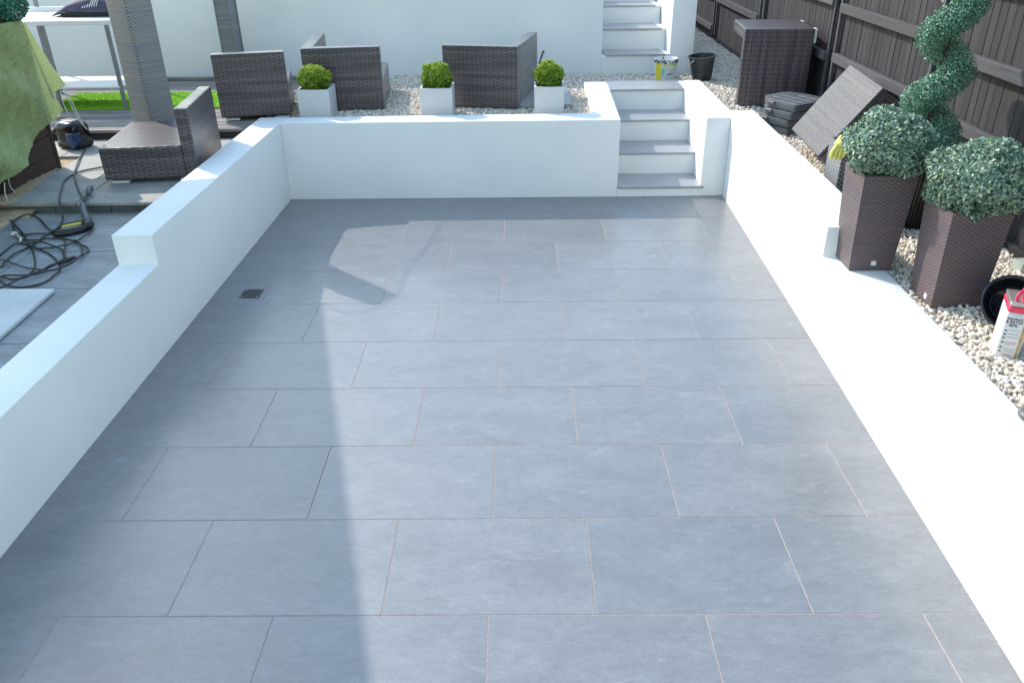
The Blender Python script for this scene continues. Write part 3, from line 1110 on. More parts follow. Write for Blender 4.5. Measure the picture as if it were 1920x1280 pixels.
tall_planter('tall_planter', 'tall brown woven planter standing on the lower part of the right wall', (2.325, 2.345, .5735), .130, .160, .615, MT['wicker_pot'], 'tall brown woven planters', 0, ('front', .012, .052))
tall_planter('tall_planter', 'tall brown woven planter on the gravel beside the glossy black bowl', (2.632, 1.872, .535), .140, .166, .59, MT['wicker_pot'], 'tall brown woven planters', 0, ('left', -.06, .055))
bush('topiary_ball', 'blue-green leafy ball in the planter that stands on the right wall', (2.325, 2.345, 1.325), (.245, .245, .195), 13500, .0245, MT['fake_leaf'], .085, .47, .24, 'leafy balls in tall planters', .06, .5, .8, patch=.35)
bush('topiary_ball', 'blue-green leafy ball at the right edge, in the planter by the black bowl', (2.665, 1.872, 1.258), (.262, .262, .205), 14500, .0245, MT['fake_leaf'], .085, .50, .24, 'leafy balls in tall planters', .06, .5, .8, patch=.35)

# ribbed black planter with the spiral
rp = thing('ribbed_planter', 'black ribbed planter behind the two brown ones, holding the spiral topiary', 'planter', (2.86, 3.075, .55), 0)
b = B()
for sx, sy, along in ((0, -1, 'x'), (0, 1, 'x'), (-1, 0, 'y'), (1, 0, 'y')):
    nr = 14
    for k in range(nr):
        u0, u1 = -1 + 2 * k / nr + .02, -1 + 2 * (k + .62) / nr
        P = []
        for zz, s in ((0, .155), (.50, .205)):
            for (u, dep) in ((u0, 1.0), (u1, 1.0), (u1, 1.05), (u0, 1.05)):
                P.append((u * s, sy * s * dep, zz) if along == 'x' else (sx * s * dep, u * s, zz))
        b.hexa([Vector(p) for p in P])
b.hexa([(-.155, -.155, 0), (.155, -.155, 0), (.155, .155, 0), (-.155, .155, 0), (-.205, -.205, .5), (.205, -.205, .5), (.205, .205, .5), (-.205, .205, .5)])
b.build('ribbed_pot', MT['black_plastic'], rp)
b = B()
for lo, hi in (((-.225, -.225, .5005), (.225, -.19, .53)), ((-.225, .19, .5005), (.225, .225, .53)), ((-.225, -.1895, .5005), (-.19, .1895, .53)), ((.19, -.1895, .5005), (.225, .1895, .53))):
    b.box(lo, hi, .004)
b.build('rim', MT['weight'], rp)
b = B(); b.box((-.19, -.19, .5005), (.19, .19, .515)); b.build('soil', MT['soil'], rp)

sp = thing('spiral_topiary', 'tall spiral-clipped green topiary rising before the black fence', 'topiary', (2.90, 3.06, 1.06), 0)
nl = 36000
zt = rng.random(nl) ** 1.1
Hs = 1.28
zz = zt * Hs
th = 2 * PI * (zz + 1.06 - 1.55) / .415
Rr = .100 * (1 - .12 * zt); tube = .119 - .027 * zt
cen = np.stack([Rr * np.sin(th), -Rr * np.cos(th), zz], 1)
u = rng.normal(size=(nl, 3)); u /= np.linalg.norm(u, axis=1)[:, None]
lump = np.array([1 + .16 * mnoise.noise(Vector((a * 2 + c[0] * 9, bq * 2 + c[2] * 7, d * 2))) for (a, bq, d), c in zip(u, cen)])
rr = (1 - .35 * rng.random(nl) ** 2.2) * lump
P = cen + u * (tube * rr)[:, None] * np.array([1, 1, .95])
leaf_cloud('foliage', P, u, .0155, rng.normal(.5, .2, nl), MT['spiral_leaf'], sp, .62, .8)
b = B(); b.tube([(0, 0, -.02), (.004, 0, .5), (0, 0, 1.2)], [.02, .016, .01], 8); b.build('stem', MT['hut_post'], sp)

# woven basket with gloves, mostly hidden
tall_planter('woven_basket', 'slim black and white woven basket behind the planter on the wall', (2.645, 3.55, .56), .140, .142, .47, MT['wicker_basket'], None)
gl = thing('rubber_glove', 'yellow rubber glove draped over the rim of the woven basket', 'glove', (2.475, 3.41, 1.045), 0)
gl.scale = (1.45, 1.3, 1.35)
b = B()
b.tube(curve_pts([(.10, .06, .06), (.06, .02, .055), (.02, -.01, .03), (-.01, -.03, -.01)], 5), [.030] * 5 + [.034] * 5 + [.036] * 5 + [.030], 10)
b.build('palm', MT['glove'], gl, smooth='all')
for dx, ln in ((-.030, .06), (-.010, .075), (.010, .07), (.028, .055)):
    b = B(); b.tube(curve_pts([(-.005 + dx * .7, -.03 + dx * .1, .0), (-.015 + dx, -.042, -.03), (-.02 + dx, -.045, -.03 - ln * .6)], 4), [.0125, .0125, .012, .012, .011, .011, .010, .009, .006], 8)
    b.build('finger', MT['glove'], gl, smooth='all')
b = B(); b.tube(curve_pts([(.03, -.02, .03), (.05, -.045, .0), (.045, -.05, -.035)], 4), [.013, .013, .013, .012, .012, .011, .010, .009, .006], 8)
b.build('thumb', MT['glove'], gl, smooth='all')

# ------------------------------------------------------------------ stacked parasol weights
wlab = ['dark grey parasol base weight on top of the stack of four', 'second parasol base weight from the top of the stack',
        'third parasol base weight from the top of the stack', 'bottom parasol base weight of the stack, on the gravel']
def weight(label, loc, rz):
    t = thing('parasol_weight', label, 'parasol weight', loc, rz, 'stacked parasol base weights')
    poly = [(.012, 0), (.50, 0), (.512, .012), (.512, .36), (.47, .47), (.36, .512), (.13, .50), (.085, .44), (.0, .34), (0, .012)]
    b = B(); b.prism(poly, 0, .066, .0045, 2); b.build('tank', MT['weight'], t, smooth=True)
    for k in range(4):
        for j in range(3):
            x0, y0 = .035 + k * .112, .04 + j * .128
            w_, d_ = .106, .122
            if k == 3 and j == 2:
                continue
            B().box((x0, y0, .0635), (x0 + w_, y0 + d_, .0690), .002).build('ribbed_pad', MT['weight'], t)
    B().box((.02, -.006, .044), (.07, .001, .054), .002).build('lug', MT['weight'], t)
    B().box((-.02, .25, .03), (.001, .33, .06), .004).build('spout', MT['weight'], t)
    return t
ang = math.atan2(.49, .87)
for k in range(4):
    z = .590 + (3 - k) * .0745
    weight(wlab[k], (2.775 + random.uniform(-.014, .014) - .012 * k, 5.40 + random.uniform(-.01, .01) + .006 * k, z), ang + random.uniform(-.05, .05))

# ------------------------------------------------------------------ bucket and tub by the upper steps
bk = thing('bucket', 'black rubber bucket standing on the gravel right of the paint tub', 'bucket', (2.345, 7.58, .712), .2)
tilt = Matrix.Rotation(-.09, 4, 'Y')
b = B(); b.lathe([(0, .004), (.105, .004), (.108, .0), (.112, .01), (.150, .262), (.153, .268), (.168, .270), (.169, .283), (.160, .286), (.150, .285), (.146, .262), (.106, .02), (0, .018)], 40, tilt)
b.build('body', MT['bucket'], bk, smooth=True)
b = B(); b.lathe([(.1445, .262), (.1045, .022), (0, .0205)], 40, tilt); b.build('lining', MT['bucket_in'], bk, smooth=True)
b = B()
hp = [tilt @ Matrix.Rotation(-.95, 4, 'Z') @ Vector((-.12 * math.sin(a) - .058 * math.sin(a), .168 * math.cos(a), .262 - .13 * math.sin(a))) for a in np.linspace(.0, PI, 18)]
b.tube(hp, .0028, 6); b.build('handle', MT['brush_steel'], bk, smooth='all')

tbx = thing('paint_tub', 'open white tub with a yellow and green printed label, dried coating on its rim', 'tub', (1.905, 7.62, .712), 0)
b = B(); b.lathe([(0, .003), (.112, .003), (.118, .0), (.134, .235), (.140, .238), (.141, .252), (.132, .255), (.127, .24), (.110, .012), (0, .010)], 40)
b.build('body', MT['white_print'], tbx, smooth=True)
def sleeve(name, mat, a0, a1, z0, z1, off=.0016, n=18, par=tbx):
    bm = bmesh.new(); rows = []
    for k in range(n + 1):
        a = a0 + (a1 - a0) * k / n
        rows.append([bm.verts.new(((.118 + (.134 - .118) * z / .235 + off) * math.cos(a), (.118 + (.134 - .118) * z / .235 + off) * math.sin(a), z)) for z in (z0, z1)])
    for p, q in zip(rows[:-1], rows[1:]):
        bm.faces.new((p[0], q[0], q[1], p[1]))
    t = B(); t._join(bm); return t.build(name, mat, par)
D = math.radians
sleeve('label_panel', MT['yellow'], D(192), D(238), .012, .205)
sleeve('label_panel', MT['can_white'], D(238.5), D(345), .012, .205)
sleeve('label_band', MT['label_green'], D(248), D(343), .172, .198, .0026)
sleeve('label_panel', MT['label_blue'], D(241), D(256), .075, .150, .0026)
sleeve('print_line', MT['label_blue'], D(262), D(320), .140, .148, .0026)
sleeve('print_line', MT['label_blue'], D(262), D(300), .118, .124, .0026)
sleeve('print_line', MT['ink'], D(270), D(305), .082, .094, .0026)
sleeve('print_line', MT['grey_ink'], D(262), D(286), .036, .042, .0026)
b = B()
for k in range(70):
    a = random.uniform(D(180), D(360)); z = random.uniform(.205, .25)
    r_ = .136 + (.004 if z > .236 else 0)
    b.blob((r_ * math.cos(a), r_ * math.sin(a), z), (.007, .007, random.uniform(.006, .014)), 1)
stuff(b.build('dried_coating', MT['weight'], tbx, smooth='all'))
b = B(); b.tube([(-.03, -.07, .235), (-.055, -.115, .27), (-.065, -.135, .285)], [.008, .011, .012], 8); b.build('tool_handle', MT['gold'], tbx, smooth='all')

# brush in a small pot behind the corner seat
bp = thing('brush_pot', 'small black pot behind the corner seat near the steps, mostly hidden', 'pot', (.34, 7.22, .71), 0)
b = B(); b.lathe([(0, .0), (.07, 0), (.085, .17), (.092, .172), (.092, .185), (.083, .185), (.068, .01), (0, .008)], 28); b.build('body', MT['black_plastic'], bp, smooth=True)
br_ = thing('paint_brush', 'dark handled brush with a pale ferrule standing in the small black pot', 'brush', (.345, 7.205, .845), 0)
b = B(); b.tube(curve_pts([(.035, .0, .135), (.05, 0, .19), (.07, 0, .25), (.085, 0, .285)], 4), [.014] * 3 + [.011] * 3 + [.013] * 4 + [.016] * 3, 10); b.build('handle', MT['weight'], br_, smooth='all')
b = B(); b.hexa([(-.035, -.012, .055), (.04, -.012, .055), (.04, .012, .055), (-.035, .012, .055), (.015, -.010, .135), (.055, -.010, .135), (.055, .010, .135), (.015, .010, .135)], .002); b.build('ferrule', MT['brush_steel'], br_)
b = B(); b.hexa([(-.05, -.012, -.03), (.035, -.012, -.03), (.035, .012, -.03), (-.05, .012, -.03), (-.034, -.011, .054), (.039, -.011, .054), (.039, .011, .054), (-.034, .011, .054)]); b.build('bristles', MT['ink'], br_)

# loose tiles under the right cube planter
b = B(); b.box((.14, 6.21, .712), (.70, 7.10, .745), .002)
tag(b.build('loose_tile', MT['tread']), 'loose grey paving tile lying on the gravel behind the white planter nearest the steps', 'tile')

# ------------------------------------------------------------------ can, glossy bucket, small bits at the right edge
cn = thing('sealer_can', 'white and red rectangular can of paving sealer standing on the gravel', 'can', (2.567, 1.186, .537), math.radians(-22))
b = B(); b.box((0, 0, .0), (.108, .175, .262), .012, 3); b.build('body', MT['can_white'], cn, smooth=True)
b = B(); b.box((-.0008, -.0008, .2625), (.1088, .1758, .292), .012, 3); b.build('red_band', MT['red'], cn, smooth=True)
b = B(); b.box((.001, .001, .2925), (.107, .174, .318), .010, 3); b.build('top', MT['can_steel'], cn, smooth=True)
b = B(); b.tube(curve_pts([(.03, .03, .316), (.028, .03, .345), (.045, .05, .356), (.075, .13, .356), (.082, .145, .345), (.08, .145, .316)], 5), .008, 8); b.build('handle', MT['red'], cn, smooth='all')
b = B(); b.lathe([(0, .345), (.018, .345), (.02, .340), (.02, .3165)], 20, Matrix.Translation((.072, .045, 0))); b.build('cap', MT['red'], cn, smooth=True)
b = B(); b.box((.088, -.0022, .008), (.099, -.0005, .258)); b.build('seam', MT['gold'], cn)
def text(body, size, x, z, par, mat, align='CENTER', name='lettering'):
    cu = bpy.data.curves.new(name, 'FONT')
    cu.body = body; cu.size = size; cu.align_x = align; cu.extrude = .0003; cu.offset = size * .018
    cu.space_line = .82
    tmp = bpy.data.objects.new('tmp', cu); COL.objects.link(tmp)
    bpy.context.view_layer.update()
    me = bpy.data.meshes.new_from_object(tmp.evaluated_get(bpy.context.evaluated_depsgraph_get()))
    bpy.data.objects.remove(tmp)
    o = bpy.data.objects.new(name, me); COL.objects.link(o)
    me.materials.clear(); me.materials.append(mat)
    o.parent = par; o.rotation_euler = (PI / 2, 0, 0); o.location = (x, -.0012, z)
    return o
text('PAVING\n& PATIO\nSEAL', .0200, .044, .222, cn, MT['ink'])
for z0, w0, mk in ((.250, .04, 'grey_ink'), (.166, .052, 'grey_ink'), (.146, .048, 'grey_ink'), (.128, .05, 'grey_ink'), (.098, .05, 'red'), (.088, .045, 'grey_ink'), (.06, .048, 'grey_ink'), (.048, .05, 'grey_ink'), (.030, .045, 'red')):
    B().box((.030, -.0016, z0), (.030 + w0, -.0005, z0 + .0022)).build('print_line', MT[mk], cn)
for z0 in (.160, .140, .120, .094, .066, .044):
    b = B(); b.box((.012, -.0016, z0), (.024, -.0005, z0 + .004)); b.box((.015, -.0016, z0 + .0045), (.021, -.0005, z0 + .008)); b.build('pictogram', MT['ink'], cn)

ax = Vector((-.25, -.78, .52)).normalized()
rot = ax.to_track_quat('Z', 'Y').to_matrix().to_4x4()
gb = thing('glossy_bowl', 'glossy black round bowl tipped up on the gravel behind the sealer can', 'bowl', matrix=Matrix.Translation((2.785, 1.50, .695)) @ rot)
b = B(); b.lathe([(0, -.10), (.095, -.10), (.104, -.094), (.140, -.01), (.147, -.004), (.152, .006), (.150, .016), (.140, .018), (.130, .010), (.126, -.006), (.092, -.082), (0, -.086)], 48)
b.build('body', MT['black_gloss'], gb, smooth='all')
b = B(); b.lathe([(.084, -.085), (.088, -.078), (.084, -.071), (.078, -.077), (.084, -.085)], 40); b.build('inner_ring', MT['black_plastic'], gb, smooth='all')

cb = thing('plastic_box', 'small clear plastic box on the gravel at the foot of the fence', 'box', (3.185, 2.10, .59), .1)
cb.scale = (.5, .8, .7)
for lo, hi in (((0, 0, 0), (.16, .004, .09)), ((0, .108, 0), (.16, .112, .09)), ((0, .0045, 0), (.004, .1075, .09)), ((.156, .0045, 0), (.16, .1075, .09))):
    B().box(lo, hi).build('side', MT['clear'], cb)
B().box((-.006, -.006, .0905), (.166, .118, .098), .003).build('lid', MT['clear'], cb)
b = B(); b.blob((0, 0, 0), (.035, .05, .022), 3)
tag(b.build('pad', MT['weight'], smooth='all', loc=(2.395, .585, .590)), 'small grey rounded pad on the white wall top at the right edge', 'pad')

# ------------------------------------------------------------------ left: hut under a tarpaulin
ht = thing('garden_hut', 'small brown planked hut on the left patio, half under a green sheet', 'hut', (-3.92, 4.52, .62))
b = B(); b.box((-1.6, -1.9, -.1), (-.034, -.001, 1.17)); b.build('core', MT['black_trim'], ht)
zc = -.04
while zc < 1.15:
    B().box((-.033, -.76, zc + .0025), (0, -.012, zc + .160), .003).build('plank', MT['hut'], ht)
    B().box((-1.6, .0, zc + .0025), (-.04, .03, zc + .160), .003).build('plank', MT['hut'], ht)
    B().box((-1.6, -1.93, zc + .0025), (-.056, -1.9005, zc + .160), .003).build('plank', MT['hut'], ht)
    B().box((-.055, -1.9, zc + .0025 - .09), (-.034, -.835, zc + .160 - .09), .003).build('plank', MT['hut'], ht)
    zc += .162
B().box((-.036, -.010, -.06), (.006, .032, 1.16), .003).build('corner_trim', MT['black_trim'], ht)
B().box((-.05, -.832, -.10), (.03, -.764, 1.15), .006).build('post', MT['hut_post'], ht)

tz = [(4.70, 1.075), (4.668, 1.079), (4.386, 1.009), (4.067, .892), (3.866, .818), (3.567, .756), (3.2, .72), (2.4, .70)]
def tarp_bottom(y):
    for (ya, za), (yb, zb) in zip(tz[:-1], tz[1:]):
        if yb <= y <= ya:
            return za + (zb - za) * (ya - y) / (ya - yb)
    return tz[0][1] if y > tz[0][0] else tz[-1][1]
tarp = tag(bpy.data.objects.new('tarpaulin', None), 'crumpled green plastic sheet draped over the brown hut', 'tarpaulin')
COL.objects.link(tarp)
bm = bmesh.new()
NY, NZ, NT = 110, 60, 26
grid = []
for i in range(NY + 1):
    s = i / NY
    col = []
    for j in range(NZ + NT + 1):
        if j <= NZ:
            t = j / NZ
            y = 4.672 - .185 * t - s * (2.1 - .1 * t)
            zb = tarp_bottom(4.672 - s * 2.1) + .012 * mnoise.noise(Vector((s * 60, 3, 1)))
            z = zb + (1.838 - zb) * t
            nz = mnoise.noise(Vector((y * 2.2, z * 1.1, 4.0))) * .045 + mnoise.noise(Vector((y * 5.5, z * 2.6, 9.0))) * .030 + mnoise.noise(Vector((y * 12 + z * 5, z * 9, 2.0))) * .009
            fold = .046 * math.sin((y * 2.0 + z * 4.2) * 2.4 + 2 * mnoise.noise(Vector((y * 2, z * 2, 0)))) * (1 - t) * min(1, s * 4)
            x = -3.868 + (1 - t) * .03 + nz * (.35 + .65 * (1 - t)) + fold
            z += .01 * mnoise.noise(Vector((y * 5, z * 5, 7)))
        else:
            t = (j - NZ) / NT
            y = 4.487 - s * 2.0
            x = -3.868 - t * 1.5
            z = 1.838 + .05 * math.sin(t * PI) + .025 * mnoise.noise(Vector((x * 3, y * 3, 0))) - .02 * (1 - min(1, t * 6))
        col.append(bm.verts.new((x, y, z)))
    grid.append(col)
for i in range(NY):
    for j in range(NZ + NT):
        bm.faces.new((grid[i][j], grid[i + 1][j], grid[i + 1][j + 1], grid[i][j + 1]))
t = B(); t._join(bm); t.build('sheet', MT['tarp'], tarp, smooth='all')
bm = bmesh.new(); prev = None
for j in range(26):
    t_ = j / 25
    z = 1.80 - .53 * t_
    xi, yi = -3.872, 4.50 + .10 * t_
    xo, yo = -3.915 + .105 * t_ ** 1.3, 4.62 + .16 * t_
    row = []
    for k in range(7):
        f = k / 6
        row.append(bm.verts.new((xi + (xo - xi) * f - .035 * math.sin(f * PI) + .006 * mnoise.noise(Vector((f * 4, z * 8, 0))), yi + (yo - yi) * f, z - .05 * f * (1 - f) - (.06 * (1 - f) if j == 25 else 0))))
    if prev:
        for k in range(6):
            bm.faces.new((prev[k], prev[k + 1], row[k + 1], row[k]))
    prev = row
t = B(); t._join(bm); t.build('side_flap', MT['tarp'], tarp, smooth='all')
for (p0, p1, p2) in (((-3.83, 4.76, 1.27), (-3.80, 4.80, 1.0), (-3.76, 4.84, .87)), ((-3.85, 4.74, 1.25), (-3.83, 4.70, 1.12), (-3.80, 4.70, 1.02)), ((-3.82, 4.78, 1.26), (-3.78, 4.82, .95), (-3.77, 4.86, .87)),
                     ((-3.84, 3.60, .77), (-3.85, 3.58, .68), (-3.83, 3.56, .62)), ((-3.84, 3.66, .78), (-3.87, 3.70, .70), (-3.86, 3.72, .655))):
    b = B(); b.tube(curve_pts([p0, p1, p2], 6), .0035, 5); b.build('frayed_cord', MT['string'], tarp)
tbl = bush('topiary_ball', 'dark teal leafy ball sitting on top of the green sheet', (-3.985, 4.45, 1.985), (.20, .20, .19), 9000, .022, MT['ball_leaf'], .03, .5, .22, None, .08, .5, .8)

# ------------------------------------------------------------------ shelf stand with bag
sh = thing('shelf_stand', 'white two-tier metal shelf stand against the rear wall', 'shelf', (0, 0, 0))
for nm, lo, hi in (('shelf', (-4.92, 6.35, 1.565), (-4.06, 7.20, 1.61)), ('shelf', (-5.5, 6.35, .932), (-4.095, 6.96, .953))):
    B().box(lo, hi, .004).build(nm, MT['white_metal'], sh)
B().box((-5.35, 7.201, 1.565), (-4.06, 7.235, 1.66), .004).build('back_rail', MT['white_metal'], sh)
B().box((-5.5, 6.35, 1.565), (-4.9205, 7.2, 1.61), .004).build('shelf_extension', MT['white_metal'], sh)
for x, y, zt in ((-4.10, 6.37, 1.5645), (-4.80, 6.37, 1.5645), (-5.27, 7.27, 2.1), (-4.10, 7.27, 1.66)):
    B().box((x - .018, y - .018, .711), (x + .018, y + .018, zt), .003).build('leg', MT['grey_metal'], sh)
    B().box((x - .03, y - .03, .7108), (x + .03, y + .03, .716), .002).build('foot_plate', MT['grey_metal'], sh)

bgx = thing('bag', 'dark purple folded bag with a white print lying on the white shelf', 'bag', (-4.45, 6.80, 1.612), 0)
bm = bmesh.new(); prev = None
for i in range(33):
    u = i / 32
    x = -.37 + .78 * u
    hgt = .015 + .17 * min(1, u * 1.9) ** .8
    row = []
    for j in range(15):
        v = j / 14
        a = v * PI
        row.append(bm.verts.new((x, -.17 * math.cos(a) * (1 - .25 * (1 - u)) - .02 * u, .045 * min(1, u * 4) + hgt * math.sin(a) ** .8 * (.85 + .15 * mnoise.noise(Vector((u * 4, v * 4, 2)))))))
    if prev:
        for j in range(14):
            bm.faces.new((prev[j], row[j], row[j + 1], prev[j + 1]))
    prev = row
t = B(); t._join(bm); bo = t.build('cover', MT['bag'], bgx, smooth='all')
b = B(); b.box((-.24, -.165, .0), (.42, .15, .05), .015, 2); b.build('mesh_base', MT['bag_dark'], bgx, smooth=True)
for k in range(7):
    x0 = .02 + k * .027
    hh = .02 + .012 * k
    zb = .098 + .003 * k
    yb = -.148 - .001 * k
    b = B(); b.tube([(x0 - .016, yb - .012, zb - .01), (x0 + .004, yb + .004, zb + hh * .5), (x0 + .014, yb + .012 + hh * .25, zb + hh)], .0045, 5)
    b.build('print_stroke', MT['white_print'], bgx)

# ------------------------------------------------------------------ pressure washer, lance, hose
pw = thing('pressure_washer', 'compact black and blue power washer on the upper left slabs', 'power washer', (-4.09, 5.19, .622), -.35)
b = B(); b.box((-.13, -.11, .03), (.13, .11, .25), .085, 6); b.build('housing', MT['black_gloss'], pw, smooth='all')
b = B(); b.box((-.128, -.105, 0), (.128, .105, .070), .034, 4); b.build('base', MT['black_plastic'], pw, smooth='all')
b = B(); b.box((.02, -.122, .06), (.138, -.03, .16), .03, 4); b.build('blue_panel', MT['blue'], pw, smooth='all')
b = B(); b.box((-.07, -.055, .225), (.09, .055, .258), .015, 3); b.build('lid', MT['weight'], pw, smooth='all')
b = B(); b.lathe([(0, .02), (.035, .02), (.04, .01), (.04, -.01), (.035, -.02), (0, -.02)], 20, Matrix.Translation((.10, -.118, .06)) @ Matrix.Rotation(PI / 2, 4, 'X')); b.build('outlet', MT['blue'], pw, smooth=True)
for dz in (.06, .15):
    b = B(); b.tube(curve_pts([(-.12, .02, dz), (-.22, .05, dz + .02), (-.33, .06, .10)], 5), .013, 8); b.build('frame_tube', MT['black_plastic'], pw, smooth='all')

ln = thing('spray_lance', 'black and yellow spray gun with its lance propped on the slab edge', 'spray gun', (0, 0, 0))
g0 = Vector((-3.07, 3.22, .565))
b = B(); b.tube(curve_pts([(-3.07, 3.24, .57), (-3.15, 3.36, .60), (-3.205, 3.47, .63)], 5), [.030, .03, .030, .029, .028, .027, .026, .025, .024, .022, .02], 12); b.build('barrel', MT['weight'], ln, smooth='all')
b = B(); b.tube([(-3.205, 3.47, .63), (-3.25, 3.66, .655)], .009, 8); b.build('lance', MT['cable'], ln, smooth='all')
b = B(); b.tube([(-3.246, 3.65, .653), (-3.252, 3.675, .657), (-3.272, 3.76, .668), (-3.277, 3.78, .671)], [.014, .022, .024, .018], 12); b.build('nozzle', MT['weight'], ln, smooth='all')
b = B(); b.blob((-3.055, 3.19, .565), (.045, .055, .035), 3); b.build('gun_head', MT['black_plastic'], ln, smooth='all')
b = B(); b.tube(curve_pts([(-3.06, 3.15, .555), (-3.12, 3.09, .553), (-3.20, 3.055, .553), (-3.235, 3.07, .553)], 5), [.03] * 16, 10); b.build('grip', MT['black_plastic'], ln, smooth='all')
b = B(); b.tube(curve_pts([(-3.08, 3.235, .585), (-3.14, 3.20, .583), (-3.215, 3.15, .580), (-3.235, 3.10, .57)], 5), .011, 8); b.build('guard', MT['black_plastic'], ln, smooth='all')
b = B(); b.tube(curve_pts([(-3.095, 3.195, .582), (-3.16, 3.155, .582), (-3.205, 3.12, .580)], 5), .0085, 8); b.build('yellow_trigger', MT['yellow'], ln, smooth='all')

def hose(name, label, pts, r, mat, cat, lift=None, par=None):
    P = []
    base = curve_pts([(x, y, 0) for x, y in pts], 7)
    for k, p in enumerate(base):
        z = .532 + r
        if lift: z = lift(p)
        P.append((p.x, p.y, z + .012 * max(0, mnoise.noise(Vector((k * .13, r * 900, len(pts)))))))
    b = B(); b.tube(P, r, 8)
    o = b.build(name, mat, par, smooth='all')
    return o
hs = tag(bpy.data.objects.new('pressure_hose', None), 'tangled black hose lying in loops on the lower left slabs', 'hose'); COL.objects.link(hs)
HA = [(-3.98, 3.59), (-3.82, 3.46), (-3.66, 3.29), (-3.51, 3.12), (-3.36, 2.92), (-3.22, 2.73), (-3.12, 2.57), (-3.06, 2.44), (-3.05, 2.35), (-3.08, 2.3), (-3.14, 2.29), (-3.22, 2.33),
      (-3.22, 2.30), (-3.11, 2.2), (-3.03, 2.16), (-2.95, 2.17), (-2.89, 2.22), (-2.87, 2.3), (-2.88, 2.42), (-2.94, 2.53), (-3.05, 2.66), (-3.19, 2.78), (-3.29, 2.85), (-3.4, 2.9), (-3.44, 2.84), (-3.43, 2.69)]
HD = [(-3.27, 3.08), (-3.37, 3.08), (-3.47, 3.07), (-3.55, 3.12), (-3.63, 3.22), (-3.7, 3.36), (-3.7, 3.47), (-3.63, 3.48), (-3.52, 3.39), (-3.37, 3.21), (-3.24, 3.08), (-3.14, 2.99), (-3.06, 2.86), (-3.01, 2.74), (-2.96, 2.64), (-2.91, 2.61), (-2.86, 2.64), (-2.84, 2.72), (-2.86, 2.78), (-2.93, 2.85), (-3.02, 2.92), (-3.14, 2.98), (-3.26, 2.98), (-3.34, 2.96), (-3.45, 2.96)]
HE = [(-3.16, 3.42), (-3.06, 3.27), (-3.0, 3.11), (-3.0, 2.98), (-3.02, 2.89), (-3.07, 2.82), (-3.15, 2.79), (-3.23, 2.79), (-3.32, 2.85)]
HF = [(-3.4, 2.6), (-3.31, 2.56), (-3.18, 2.48), (-3.06, 2.42), (-2.97, 2.41), (-2.93, 2.48), (-2.94, 2.6), (-2.96, 2.66), (-3.04, 2.76), (-3.15, 2.84), (-3.26, 2.9), (-3.33, 2.88)]
HG = [(-3.19, 2.31), (-3.09, 2.31), (-2.99, 2.32), (-2.91, 2.38), (-2.85, 2.46), (-2.83, 2.57), (-2.86, 2.7), (-2.94, 2.84), (-3.02, 2.92)]
HH = [(-3.1, 2.09), (-3.07, 2.15), (-3.04, 2.25), (-2.99, 2.34), (-2.95, 2.44), (-2.92, 2.53)]
for k, h_ in enumerate((HA, HD, HE, HF, HG, HH)):
    hose('loop', None, h_, (.0062 if k != 4 else .0066), MT['hose'], None, (lambda p, k=k: .539 + .004 * k), hs)
step_z = lambda p: .54 + (.092 if p.y > 3.535 else .092 * max(0, min(1, (p.y - 3.40) / .135)))
HC = [(-3.3, 2.48), (-3.33, 2.6), (-3.33, 2.73), (-3.31, 2.83), (-3.3, 2.91), (-3.3, 3.06), (-3.29, 3.19), (-3.34, 3.38), (-3.45, 3.60), (-3.59, 3.92), (-3.66, 4.12), (-3.66, 4.25), (-3.60, 4.39), (-3.40, 4.50), (-3.2, 4.6)]
HI = [(-3.96, 5.10), (-3.88, 4.85), (-3.75, 4.49), (-3.66, 4.27), (-3.53, 4.03), (-3.38, 3.78), (-3.28, 3.62), (-3.2, 3.46)]
o = hose('loop', None, HC, .0068, MT['cable'], None, step_z, hs)
o = hose('loop', None, HI, .0068, MT['cable'], None, step_z, hs)
b = B(); b.tube([(-2.93, 2.52, .55), (-2.90, 2.57, .55), (-2.875, 2.62, .55)], [.010, .016, .010], 10); b.build('connector', MT['hose'], hs, smooth='all')
b = B(); b.blob((-3.54, 3.07, .55), (.030, .022, .018), 2); b.tube([(-3.52, 3.06, .55), (-3.44, 2.98, .545), (-3.42, 2.93, .545)], [.014, .010, .008], 8); b.build('plug', MT['brush_steel'], hs, smooth='all')
b = B(); b.tube([(-3.50, 2.64, .553), (-3.40, 2.60, .553)], [.020, .017], 10); b.build('yellow_connector', MT['yellow'], hs, smooth='all')

# pale board on the lower left slabs
b = B(); b.prism([(-4.4, 2.125), (-2.745, 2.10), (-2.715, .6), (-4.4, .6)], .5325, .556, .004)
tag(b.build('board', MT['mat']), 'pale grey concrete board lying flat on the lower left slabs', 'board')

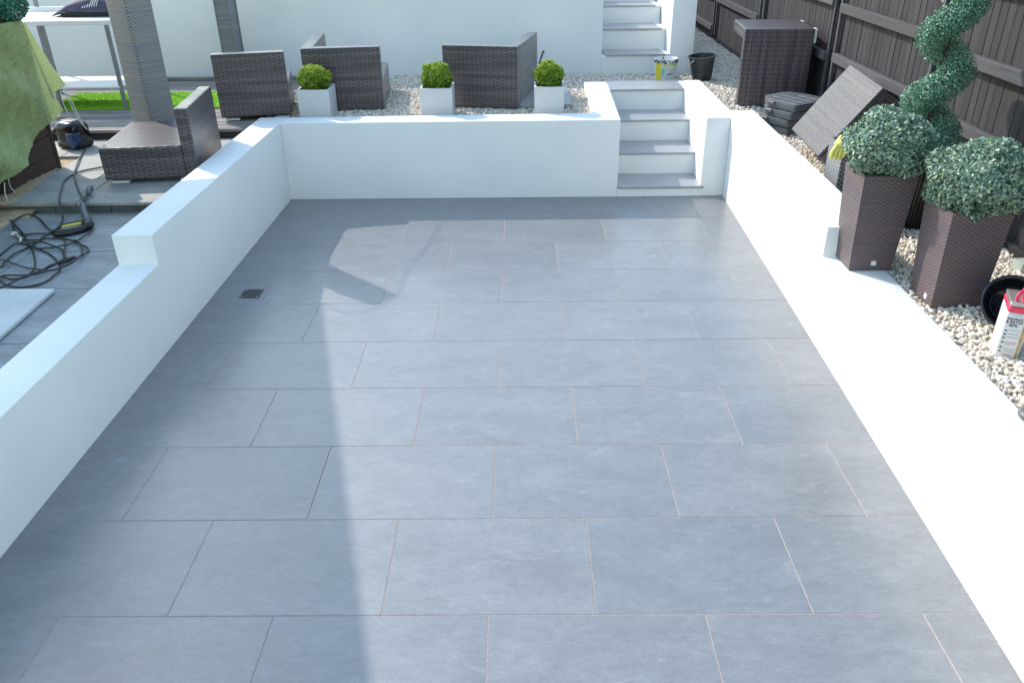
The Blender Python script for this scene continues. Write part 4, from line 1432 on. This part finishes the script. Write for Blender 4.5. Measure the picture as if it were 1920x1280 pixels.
# unseen canopy added above the left patio to cast shade on the tiles
kk = 3.7
cpx = [Vector((-1.37 - .95 * kk, 3.03 + .86 * kk)), Vector((-.38 - .95 * kk, -.60 + .86 * kk))]
dv = Vector((-.965, -.263)) * 1.9
pr = thing('cantilever_parasol', 'large pale cantilever parasol shading the left patio and the left strip of tiles', 'parasol', (0, 0, 0))
b = B(); q4 = [cpx[0], cpx[1], cpx[1] + dv, cpx[0] + dv]
bm = bmesh.new()                     # one sheet of cloth, sagging a little between its edges
gridv = []
for i in range(13):
    rowv = []
    for j in range(9):
        a_, c_ = i / 12, j / 8
        p = (q4[0] * (1 - a_) + q4[1] * a_) * (1 - c_) + (q4[3] * (1 - a_) + q4[2] * a_) * c_
        rowv.append(bm.verts.new((p.x, p.y, kk + .05 * math.sin(a_ * PI) * math.sin(c_ * PI))))
    gridv.append(rowv)
for i in range(12):
    for j in range(8):
        bm.faces.new((gridv[i][j], gridv[i + 1][j], gridv[i + 1][j + 1], gridv[i][j + 1]))
b._join(bm); b.build('canopy', MT['canopy'], pr, smooth='all')
b = B()
for k_ in range(4):
    p, q = q4[k_], q4[(k_ + 1) % 4]
    b.tube([(p.x, p.y, kk), (q.x, q.y, kk)], .012, 8)
b.build('frame', MT['grey_metal'], pr, smooth='all')
pm = cpx[1] * .5 + cpx[0] * .5 + dv
b = B(); b.tube([(pm.x - .3, pm.y, .5), (pm.x - .3, pm.y, kk + .4)], .05, 12); b.build('pole', MT['grey_metal'], pr, smooth=True)
b = B(); b.tube([(pm.x - .3, pm.y, kk + .35), (pm.x + 1.2, pm.y + .3, kk + .06)], .035, 10); b.build('arm', MT['grey_metal'], pr, smooth=True)
ck = 3.0  # unseen cord, added to draw a thin shadow line on the tiles
cord = [(-.50, 5.3), (-.59, 4.74), (-.66, 4.15), (-.76, 3.65), (-.79, 3.32), (-.82, 3.08), (-.95, 2.885), (-1.06, 2.805), (-1.18, 2.86), (-1.42, 3.06)]
b = B(); b.tube(curve_pts([(x - .95 * ck, y + .86 * ck, ck) for x, y in cord], 6), .0055, 6); b.build('pull_cord', MT['hose'], pr, smooth='all')

print('stones', SN, 'objects', len(bpy.data.objects))
